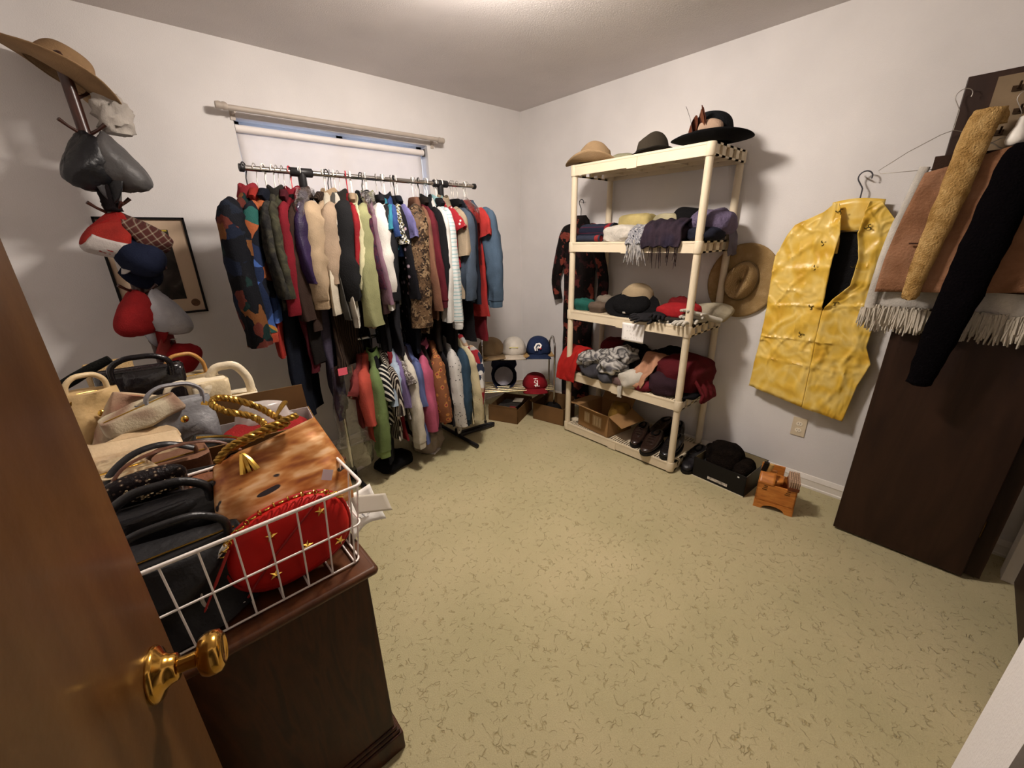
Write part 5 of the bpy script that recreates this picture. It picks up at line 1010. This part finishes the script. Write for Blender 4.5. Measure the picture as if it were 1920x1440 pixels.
# ------------------------------------------------ handbags
def bag(name, label, loc, rot, w, h, d, m, handle=None, flap=None, clasp=None, group='handbags on the dresser', seed=1, ex=.5, taper=.5, wr=.045, cat='handbag', piping=None, parts=()):
    t = thing(name, label, cat, loc, rot, group); n = 36; rings = []
    for i in range(13):
        v = i/12; dd = d/2*(1-taper*v**1.6)*(.86+.14*min(1, v*6)); ww = w/2*(1-.07*v)*(.95+.05*min(1, v*6)); z = h*v
        ring = []
        for k in range(n):
            a = 2*PI*k/n; x = ww*sg(math.cos(a), ex); y = dd*sg(math.sin(a), ex)
            q = wr*(nz(x*14+seed, y*14, z*14)+(1-2*abs(nz(x*8, z*9+seed, seed)))*.7)
            ring.append((x, y*(1+q*3)+q*(1 if y > 0 else -1)*.5, z))
        rings.append(ring)
    tp_ = rings[-1]; rings.append([(x*.975, y*.86, z+h*.012) for x, y, z in tp_]); rings.append([(x*.955, y*.55, z+h*.006) for x, y, z in tp_]); rings.append([(x*.93, y*.2, z-h*.03) for x, y, z in tp_])
    MB().loft(rings).build('bag_body', m, t)
    MB().tube([(-w*.42, 0, h*.985), (0, 0, h*.99), (w*.42, 0, h*.985)], .0022, 6).build('zip', M_GOLD, t)
    if handle:
        hh, r, hm = handle[:3]; ws = handle[3] if len(handle) > 3 else .33; fy = handle[4] if len(handle) > 4 else 0; fl = handle[5] if len(handle) > 5 else 1
        pts = smoothpath([(-w*ws, fy, h*.93), (-w*ws*.98, fy, h+hh*.45), (-w*ws*.55, fy, h+hh*.92), (0, fy, h+hh), (w*ws*.55, fy, h+hh*.92), (w*ws*.98, fy, h+hh*.45), (w*ws, fy, h*.93)], 5)
        MB().tube(pts, r, 8, flat=fl).build('handle', hm, t)
        for s in (-1, 1): MB().lathe([(.005, -.002), (.010, -.002), (.010, .002), (.005, .002)], 12, (s*w*ws, -d*(1-taper)*.5-.002, h*.92), 'y').build('handle_ring', M_GOLD, t)
    if flap:
        fm, fd = flap
        MB().grid(lambda u, v: ((u-.5)*w*.88*(1-.25*max(0, v-.4)), (d*(1-taper)*.35 if v < .15 else -d/2*(1-taper*(max(0, 1-(v-.15)*fd))**1.6)-.004+(.0 if v > .25 else .01*(1-(v-.15)/.1))), h*(1.015 if v < .15 else 1.015-(v-.15)*fd)), 20, 16).build('flap', fm, t, solid=.004)
    if clasp: MB().lathe([(0, -.006), (.008, -.005), (.011, 0), (0, .001)], 14, (0, -d/2-.004, h*clasp), 'y').build('clasp', M_GOLD, t)
    return t
M_GOLD = mat('d0a850', rough=.22, metal=1, var=0); M_SILV = mat('c8c4bc', rough=.2, metal=1, var=0)
# gold brush-stroke bag
gb = thing('gold_handbag', 'gold and orange brush stroke patterned handbag with braided rope handle in the basket', 'handbag', (.160, .985, .800), (-.42, -.05, .02), 'handbags in the wire basket')
M_GB = goldprint()
rings = []
for i in range(17):
    v = i/16; z = .215*v; dd = .062*(1-.72*v**1.8)*(.8+.2*min(1, v*7)); ww = .148*(.90+.10*math.sin(PI*min(1, v*1.2+.1)))*(1-.10*max(0, v-.75)*4)
    rings.append([(ww*sg(math.cos(2*PI*k/44), .5), dd*sg(math.sin(2*PI*k/44), .6)+.010*(1-2*abs(nz(ww*math.cos(2*PI*k/44)*9, z*12, 4)))*(1 if math.sin(2*PI*k/44) < 0 else 0), z+.018*math.cos(2*PI*k/44)*v+.006*nz(k*.4, v*3, 8)) for k in range(44)])
MB().loft(rings).build('bag_body', M_GB, gb)
def braid(path, name, par, m, r=.0042, o=.0048, turns=60):
    P = smoothpath(path, 14); L_ = len(P)
    for s in range(3):
        pts = []
        for i, p in enumerate(P):
            a = i*.62+s*2*PI/3; d = (P[min(L_-1, i+1)]-P[max(0, i-1)]).normalized(); x = d.orthogonal().normalized(); y = d.cross(x); pts.append(p+x*math.cos(a)*o+y*math.sin(a)*o)
        MB().tube(pts, r, 6).build(name, m, par)
M_ROPE = mat('a8823a', rough=.32, metal=.75, var=.15, vs=60)
braid([(-.075, -.02, .225), (-.01, -.03, .235), (.05, -.02, .24), (.035, .0, .265), (.01, .012, .30), (-.03, .02, .335), (-.062, .022, .35), (-.075, .018, .338), (-.055, .010, .312), (-.015, .0, .285), (.005, -.01, .255), (-.01, -.02, .23)], 'rope_strand', gb, M_ROPE)
braid([(-.11, -.028, .205), (-.08, -.04, .228), (-.03, -.045, .238), (.03, -.04, .246), (.075, -.03, .250)], 'rope_strand', gb, M_ROPE)
for a in (-.6, 0, .7): MB().tube([(-.062, -.045, .205), (-.062+.012*a, -.060, .185), (-.062+.022*a, -.062, .160)], [.005, .006, .007], 6).build('tassel', M_GOLD, gb)
MB().tube([(.03, -.02, .262), (.055, -.01, .285), (.065, -.005, .292)], [.006, .011, .012], 8, flat=.5).build('tassel', M_ROPE, gb)
o = MB().bb(-.012, .012, -.0006, .0006, -.013, .013).build('price_sticker', mat('d8cfd8', rough=.6, var=0), gb, smooth=False); at(o, (.085, -.062, .085), (.1, .5, 0))
# red star purse
rp = thing('red_purse', 'red oval purse with gold stars leaning inside the wire basket', 'purse', (.135, .893, .722), (-.20, -.10, .0), 'handbags in the wire basket')
M_RP = mat('b4160f', rough=.6, var=.08, vs=14, bump=(14, .3, 2), spec=.25)
def oval(u, v):
    a = u*2*PI; k = math.sin(v*PI); c = math.cos(v*PI); return (.128*sg(math.cos(a), .82)*sg(k, .55), -.034*sg(c, .8), .092+.090*sg(math.sin(a), .82)*sg(k, .55))
MB().grid(oval, 40, 18, True).build('purse_body', M_RP, rp)
MB().tube([(.130*sg(math.cos(2*PI*i/40), .82), 0, .092+.092*sg(math.sin(2*PI*i/40), .82)) for i in range(40)], .0055, 8, loop=True).build('piping', mat('9c120e', rough=.5, var=0), rp)
MB().tube(smoothpath([(-.115, -.026, .03), (-.05, -.035, .085), (.03, -.035, .135), (.085, -.028, .165)], 6), .0025, 6).build('seam', mat('7c0e0c', rough=.6, var=0), rp)
def star(x, z, s, rt):
    b = MB(); pts = []
    for i in range(10): r = s if i % 2 == 0 else s*.42; a = rt+i*PI/5; pts.append((x+r*math.sin(a), -.002, z+r*math.cos(a)))
    b.v += pts + [(x, -.008, z)] + [(x, .002, z)]
    for i in range(10): b.f.append((i, (i+1) % 10, 10)); b.f.append(((i+1) % 10, i, 11))
    q = b.build('gold_star', M_GOLD, rp, smooth=False); q.location = (0, -.034, 0)
for x, z, rt in ((-.035, .135, .2), (-.055, .05, .5), (.070, .135, .1), (.085, .045, .7), (.02, .075, .4)): star(x, z, .013, rt)
for i in range(22):
    a = PI*(.12+.76*i/21); p = (.131*math.cos(a)*1.0, -.022+.004*(i % 2), .100+.092*sg(math.sin(a), .82))
    lk = MB().tube([(.0085*math.cos(q*PI/5), .0055*math.sin(q*PI/5), 0) for q in range(10)], .0016, 5, loop=True).build('chain_link', M_GOLD, rp); at(lk, p, (PI/2*(i % 2), .3, a))
MB().tube(smoothpath([(-.11, -.02, .145), (-.14, -.03, .11), (-.165, -.035, .08), (-.185, -.035, .055)], 5), [.006]*8+[.004]*7+[.002], 6, flat=.4).build('ribbon_tail', mat('9c2a24', rough=.7, var=0), rp)
hp = thing('white_strap', 'white loop strap hanging behind the red purse', 'strap', (-.02, .915, .712), 0, 'handbags in the wire basket')
MB().tube(smoothpath([(.03, 0, .15), (-.02, -.005, .11), (-.035, -.01, .06), (-.02, -.01, .02), (.03, -.005, .004)], 6), .011, 8, flat=.4).build('strap', leather('d8d0c4'), hp)
# black bags filling the rest of the basket
M_BKL = leather('141214', rough=.4); M_BKL2 = leather('0f0d10', rough=.55)
GBK = 'handbags in the wire basket'
bag('black_handbag', 'large black leather handbag filling the door side of the basket', (-.085, .945, .712), (0, .05, .08), .26, .17, .13, M_BKL2, (.07, .008, M_BKL, .36, -.02), None, None, GBK, 3)
bag('black_handbag', 'black leather handbag with rolled handle behind the large black one', (-.075, 1.095, .712), (.05, .03, -.05), .24, .205, .10, M_BKL, (.06, .010, M_BKL, .34, -.03), (M_BKL, .6), None, GBK, 4)
bag('black_handbag', 'soft black bag under the gold handbag', (.13, 1.06, .712), 0, .25, .09, .16, M_BKL2, None, None, None, GBK, 5)
bz = thing('beaded_purse', 'dark beaded evening purse lying on the black handbags', 'purse', (-.092, 1.135, .918), (.2, .05, .15), GBK)
bag_body = MB().grid(lambda u, v: (.075*sg(math.cos(u*2*PI), .7)*math.sin(v*PI)**.5, -.022*math.cos(v*PI), .035+.035*sg(math.sin(u*2*PI), .7)*math.sin(v*PI)**.5), 32, 14, True).build('purse_body', print_('spots', 90, ['c8b894', '6a5040', '1f1719'], .3, rough=.4), bz)
bd = MB(); rd = random.Random(9)
for i in range(60): a = rd.random()*2*PI; k = rd.random()**.5; bd.lathe([(0, -.004), (.004, 0), (0, .004)], 6, (.068*k*math.cos(a), -.022*math.sqrt(max(0, 1-k*k))-.003, .035+.030*k*math.sin(a)))
_b = bd.build('beads', mat('b8a684', rough=.2, metal=.6, var=.3), bz); _b['kind'] = 'stuff'
MB().tube(smoothpath([(-.06, 0, .05), (-.02, .02, .085), (.06, .03, .095), (.14, .02, .085), (.19, .0, .05)], 6), .005, 6, flat=.5).build('strap', leather('5a3420'), bz)
cb2 = bag('brown_clutch', 'brown leather clutch strap pouch beside the beaded purse', (.045, 1.165, .72), (.1, 0, .1), .15, .19, .07, leather('7a4a30'), None, None, None, GBK, 6, cat='purse')
# papers, plastic and brown wallet at the basket corner
pp = thing('paper_note', 'white paper note with handwriting hanging off the dresser corner', 'paper', (.300, .995, .712), (0, 0, .3))
MB().grid(lambda u, v: (-.05+.11*u, -.05+.05*v+.012*math.sin(u*3), .0+.095*v+.01*math.sin(u*4+v*2)), 10, 10).build('paper_sheet', M_TAG, pp, solid=.0008)
for i in range(3):
    MB().tube(smoothpath([(-.01+.014*i+.006*math.cos(q*1.3+i), -.0505+.022, .025+.010*math.sin(q*1.1)+.006*i) for q in range(6)], 4), .0007, 4).build('pen_stroke', mat('6a6470', var=0), pp)
MB().grid(lambda u, v: (-.02+.10*u, -.035-.02*u+.02*v, .055+.05*v-.045*u), 8, 8).build('plastic_sleeve', mat('d8cfc0', rough=.25, alpha=.8, var=0), pp, solid=.0008)
bag('brown_wallet', 'dark brown wallet wedged at the basket corner behind the red purse', (.262, 1.03, .80), (.1, .2, 1.2), .12, .10, .03, leather('4a2c18'), None, None, None, 'handbags in the wire basket', 7, cat='wallet')
# ------------------------------------------------ cardboard box behind the basket
hb = carton('cardboard_box', 'open cardboard box with raised flap behind the gold handbag', (.185, 1.44, DZ+.001), -.14, .33, .24, .185, M_CARD2, (('b', .085, 4), ('f', .03, 20)), mat('d8d0cc', rough=.7, var=.03))
blob('red_cloth', 'bright red cloth inside the cardboard box on the dresser', 'cloth', (.19, 1.42, DZ+.06), (.26, .18, .15), cloth('b81c1c'), 81, 0, .3, group='contents of the cardboard box')
blob('plastic_wrap', 'crumpled clear wrap inside the cardboard box on the dresser', 'plastic wrap', (.21, 1.475, DZ+.10), (.14, .09, .15), mat('cfc6c0', rough=.2, alpha=.7, var=.1), 82, 0, .8, 1.0, group='contents of the cardboard box')
blob('black_cloth', 'black cloth corner inside the cardboard box on the dresser', 'cloth', (.12, 1.37, DZ+.12), (.10, .08, .07), cloth('151216'), 83, 0, .3, group='contents of the cardboard box')
# ------------------------------------------------ the heap of bags behind
GH = 'handbags heaped on the dresser'
CREAM = leather('d9cbb0', rough=.35); CREAM2 = leather('cbb894', rough=.4)
bag('cream_handbag', 'cream vinyl handbag with a thick curved handle beside the cardboard box', (.165, 1.72, DZ), (0, 0, -.1), .17, .235, .10, CREAM, (.11, .009, CREAM, .36, 0, 1.6), None, .8, GH, 11, taper=.35)
bag('cream_handbag', 'upright cream handbag with rounded flap and silver button', (.095, 1.70, DZ), (0, .03, .15), .12, .31, .09, CREAM2, None, (CREAM, .55), .72, GH, 12, taper=.35)
bag('cream_handbag', 'small ivory handbag with a round handle among the cream bags', (.035, 1.73, DZ), (0, -.05, .3), .13, .21, .08, CREAM, (.10, .010, CREAM, .36), None, .85, GH, 13)
bag('beige_handbag', 'beige canvas bag with tan straps behind the cream bags', (.06, 1.86, DZ), (0, 0, .2), .20, .30, .10, cloth('b59c74'), (.08, .007, leather('a8793f'), .3), None, None, GH, 14)
bag('grey_handbag', 'soft grey leather bag with a buckle strap in the middle of the heap', (-.025, 1.52, DZ+.02), (-.1, .12, .25), .20, .29, .12, leather('6d6c6e', rough=.5), (.05, .010, leather('77767a'), .34, -.02, .6), None, .82, GH, 15, wr=.05, taper=.6)
bag('black_handbag', 'glossy black patent handbag with gold clasps at the back of the heap', (-.075, 1.83, DZ), (0, .05, .1), .25, .36, .13, leather('0f0c10', rough=.15, coat=.6), (.05, .009, leather('0f0c10', rough=.15), .3, -.05), (leather('120e12', rough=.15, coat=.6), .5), .62, GH, 16, wr=.04, taper=.6)
bag('straw_handbag', 'yellow straw bag behind the black patent handbag', (-.14, 2.02, DZ), (0, 0, .3), .14, .36, .08, M_STRAW, None, None, None, GH, 17)
bag('beige_clutch', 'beige ruched clutch bag lying at the front of the heap', (-.115, 1.44, DZ+.17), (.25, .12, .15), .21, .085, .13, leather('b59b78', rough=.5), None, (leather('c2aa88'), .5), None, GH, 18, wr=.06, cat='clutch')
bag('coral_clutch', 'coral and cream clutch standing on edge in the heap', (-.155, 1.66, DZ+.13), (.1, .45, .4), .16, .20, .05, print_('blotch', 6, ['b06a52', 'd8b890', 'dcc8a4']), None, None, None, GH, 19, cat='clutch')
bag('cream_clutch', 'cream striped clutch with red edge lying across the heap', (-.07, 1.52, DZ+.275), (.1, -.22, .2), .19, .045, .09, print_('blotch', 7, ['8a4a34', 'd8c6a2', 'dccbaa'], 1), None, None, None, GH, 20, cat='clutch')
bag('cream_handbag', 'pale tan handbag beside the open door at the back of the heap', (-.215, 1.72, DZ+.02), (0, .1, .5), .16, .32, .09, leather('b89a6a', rough=.5), (.05, .008, leather('c8b088'), .3), None, .8, GH, 21)
bag('bronze_bag', 'shiny bronze gathered evening bag beside the open door', (-.165, 1.27, DZ), (0, .08, .3), .14, .25, .12, mat('808080', rough=.3, metal=.5, pat=('blotch', 22, ['4a3020', 'a88a66', 'd8c4a0', '7a5a3c'], 3), bump=(30, .8)), None, None, None, GH, 22, wr=.12)
bag('brown_handbag', 'brown suede drawstring bag between the black belt and clutch', (-.035, 1.30, DZ), (0, 0, .05), .16, .23, .10, leather('6e4a34', rough=.6), (.03, .006, leather('4a2f20'), .3), None, None, GH, 23, wr=.06)
bag('black_clutch', 'black clutch with thin gold trim leaning on the cardboard box', (.010, 1.39, DZ+.07), (.1, .45, .25), .16, .16, .06, leather('16140f', rough=.5), None, None, None, GH, 24, cat='clutch')
MB().tube(smoothpath([(-.075, -.03, .165), (0, -.03, .172), (.075, -.03, .160)], 5), .0035, 6).build('gold_trim', M_GOLD, [o for o in bpy.data.objects if o.get('label', '').startswith('black clutch with thin gold')][0])
bt = thing('black_belt', 'wide black leather belt strap looped over the brown bags', 'belt', (0, 0, 0), 0, GH)
def strap(pts, w, th, name, m, par):
    P = smoothpath(pts, 8); rings = []
    for i, p in enumerate(P):
        rings.append([(p[0], p[1]-th, p[2]-w), (p[0], p[1]+th, p[2]-w), (p[0], p[1]+th, p[2]+w), (p[0], p[1]-th, p[2]+w)])
    MB().loft(rings).build(name, m, par, smooth=False)
strap([(-.165, 1.20, .925), (-.10, 1.19, .928), (-.02, 1.19, .918), (.045, 1.20, .905)], .013, .002, 'strap', M_BKL, bt)
MB().tube(smoothpath([(-.165, 1.21, .915), (-.15, 1.23, .955), (-.10, 1.25, .985), (-.04, 1.26, .985), (.01, 1.26, .955)], 6), .009, 8, flat=.5).build('loop', M_BKL, bt)
MB().tube([(-.150+.014*math.cos(q*PI/5), 1.196, .925+.017*math.sin(q*PI/5)) for q in range(10)], .0028, 6, loop=True).build('buckle', M_GOLD, bt)
bag('dark_pouch', 'small black pouch under the belt strap', (-.10, 1.235, DZ), (0, 0, .1), .13, .17, .08, M_BKL, None, None, None, GH, 26, cat='pouch')
bag('dark_red_wallet', 'dark red wallet lying behind the cream handbag', (.235, 1.86, DZ), (0, 0, -.2), .13, .13, .05, leather('7c1c22'), None, None, None, GH, 27, cat='wallet')
um = thing('umbrella', 'black folded umbrella handle sticking out of the heap by the door', 'umbrella', (-.275, 1.90, 1.02), (.1, 1.08, .05))
MB().tube([(0, 0, 0), (0, 0, .06), (0, 0, .12), (.004, 0, .17)], [.016, .018, .016, .013], 10).build('folded_canopy', cloth('131410'), um); MB().tube([(0, 0, -.2), (0, 0, 0)], .006, 8).build('shaft', M_BLK, um)
# ================================================================== HAT TREE WITH CAPS
CTX, CTY = .020, 2.60
ct = thing('hat_tree', 'tall dark mahogany hat tree covered with caps in the corner behind the dresser', 'hat tree', (CTX, CTY, 0), (0, -.012, 0))
M_MAH = mat('808080', rough=.35, pat=('wood', 4, ['2a120c', '361910', '432014'], (5, 5, .8)), spec=.5, coat=.2)
MB().lathe([(0, .02), (.030, .02), (.030, .10), (.022, .14), (.024, .5), (.027, .52), (.022, .54), (.0215, 1.0), (.027, 1.02), (.022, 1.04), (.0215, 1.60), (.027, 1.62), (.0215, 1.64), (.0205, 2.12), (.024, 2.14), (.012, 2.17), (0, 2.175)], 18).build('pole', M_MAH, ct)
for i in range(4):
    a = i*PI/2+.5; c, s = math.cos(a), math.sin(a); MB().tube(smoothpath([(c*.02, s*.02, .12), (c*.09, s*.09, .13), (c*.16, s*.16, .07), (c*.20, s*.20, .014)], 5), .014, 8).build('foot', M_MAH, ct)
PEGS = [((-.85, -.45), 1.60), ((.55, -.8), 1.60), ((.95, -.15), 1.62), ((-.75, -.5), 1.26), ((.85, -.35), 1.25), ((.8, -.5), .98), ((-.8, -.5), 1.90), ((.85, -.3), 1.90), ((.3, .9), 2.10), ((.7, .5), 2.03)]
for (dx, dy), z in PEGS:
    l = math.hypot(dx, dy); dx /= l; dy /= l; MB().tube([(dx*.015, dy*.015, z-.01), (dx*.05, dy*.05, z+.01), (dx*.075, dy*.075, z+.03)], [.007, .006, .008], 8).build('peg', M_MAH, ct)
GT = 'caps on the hat tree'
def tcap(d, off, z, *a, up=0, down=(0, 0, -1), **k):
    l = math.hypot(*d); dx, dy = d[0]/l, d[1]/l
    return cap(a[0], a[1], (CTX+dx*off, CTY+dy*off, z), face((dx, dy, up), down), *a[2:], group=GT, slump=.82, **k)
NET = cloth('c42a20', var=.2)
tcap((-.9, -.5), .028, 1.50, 'trucker_cap', 'red and white trucker cap hanging on the hat tree', NET, cloth('d8cfc8'), back=cloth('c41a16'), front=cloth('ddd2cc'), up=.25, h=.13, down=(-.1, -.3, -1))
tcap((.45, -.9), .03, 1.43, 'baseball_cap', 'navy blue cap hanging in the middle of the hat tree', cloth('18203c'), cloth('131a34'), up=.0, h=.125, down=(.3, -.15, -1))
tcap((.95, -.25), .04, 1.50, 'plaid_cap', 'red tartan plaid cap hanging on the hat tree beside the navy cap', print_('plaid', 12, ['5a2a24', '24201c', '8a3a30', 'a89a80']), print_('plaid', 12, ['5a2a24', '24201c', '8a3a30', 'a89a80']), up=.45, down=(.6, .1, -1), h=.10)
tcap((-.85, -.5), .028, 1.165, 'baseball_cap', 'plain red cap hanging below the trucker cap on the hat tree', cloth('b3181a'), cloth('a81618'), up=.0, h=.13, down=(-.05, -.25, -1))
tcap((.85, -.45), .03, 1.155, 'baseball_cap', 'white cap hanging low on the hat tree', cloth('c8c6cc'), cloth('bab8c0'), up=-.1, h=.135, down=(.1, -.1, -1))
tcap((.9, -.45), .035, .885, 'red_visor_cap', 'red cap with a white tag hanging lowest on the hat tree', cloth('b8161c'), cloth('b03a34'), up=-.1, h=.12, tagm=M_TAG, down=(.0, 0, 1))
tcap((-.85, -.5), .03, 1.79, 'leather_cap', 'black leather cap hanging on the door side of the hat tree', leather('141418'), leather('101014'), crumple=2.2, up=.0, h=.12, down=(-.1, -.25, -1))
tcap((.85, -.4), .03, 1.79, 'leather_cap', 'dark grey leather cap hanging on the window side of the hat tree', leather('4a4848', rough=.5), leather('3a383a'), crumple=1.8, up=-.1, h=.135, down=(.1, -.1, -1))
sc_ = thing('black_scarf', 'black folded scarf hanging below the leather caps on the hat tree', 'scarf', (CTX, CTY-.03, 1.78), 0)
fur(.030, [(0, .03, .0), (-.012, .0, .0), (-.016, -.004, -.07), (-.014, 0, -.14), (-.01, .004, -.185)], 4, .03).build('scarf_cloth', cloth('1a1214'), sc_)
blob('white_bonnet', 'white gathered bonnet hanging behind the straw hat', 'bonnet', (CTX+.085, CTY+.02, 1.905), (.10, .09, .15), cloth('cfc4b8'), 91, .2, .7, 1.0, group=GT, fq=24)
bs = hat('straw_sun_hat', 'large tan sun hat with white band on top of the hat tree', (-.028, 2.67, 2.10), face((.56, .0, .82), (.75, .1, -.6)), cloth('b48a5c', rough=.75, alpha=1), (.09, .10, .125, .84), (.215, .215), .0, -.02, cloth('e6d8c4'), .0, 0, None, wave=.04)
# ------------------------------------------------ framed picture on the wall
pf = thing('framed_picture', 'dark picture in a thin black frame on the wall behind the hat tree', 'picture', (.096, YC-.001, 1.344))
w2, h2 = .174, .243
b_ = MB()
for x0, x1, z0, z1 in ((-w2, w2, -h2, -h2+.011), (-w2, w2, h2-.011, h2), (-w2, -w2+.011, -h2, h2), (w2-.011, w2, -h2, h2)): b_.bb(x0, x1, -.018, 0, z0, z1)
b_.build('frame', mat('0e0c0c', rough=.35, var=0), pf, smooth=False, bevel=.001)
MB().bb(-w2+.008, w2-.008, -.008, -.001, -h2+.008, h2-.008).build('mount', mat('cdb49a', rough=.8, var=.02), pf, smooth=False)
MB().bb(-.10, .095, -.0100, -.0075, -.165, .185).build('print', mat('808080', rough=.5, pat=('blotch', 9, ['15120f', '1f1a17', '332b26', '57504a'], 3)), pf, smooth=False)
MB().lathe([(0, 0), (.020, 0), (.020, -.002), (0, -.002)], 20, (.128, -.008, -.190), 'y').build('round_seal', mat('6b4c38', rough=.6, var=.2, vs=90), pf)
MB().bb(.070, .090, -.0108, -.0100, .176, .184).build('yellow_mark', mat('c8b040', rough=.6, var=0), pf, smooth=False)
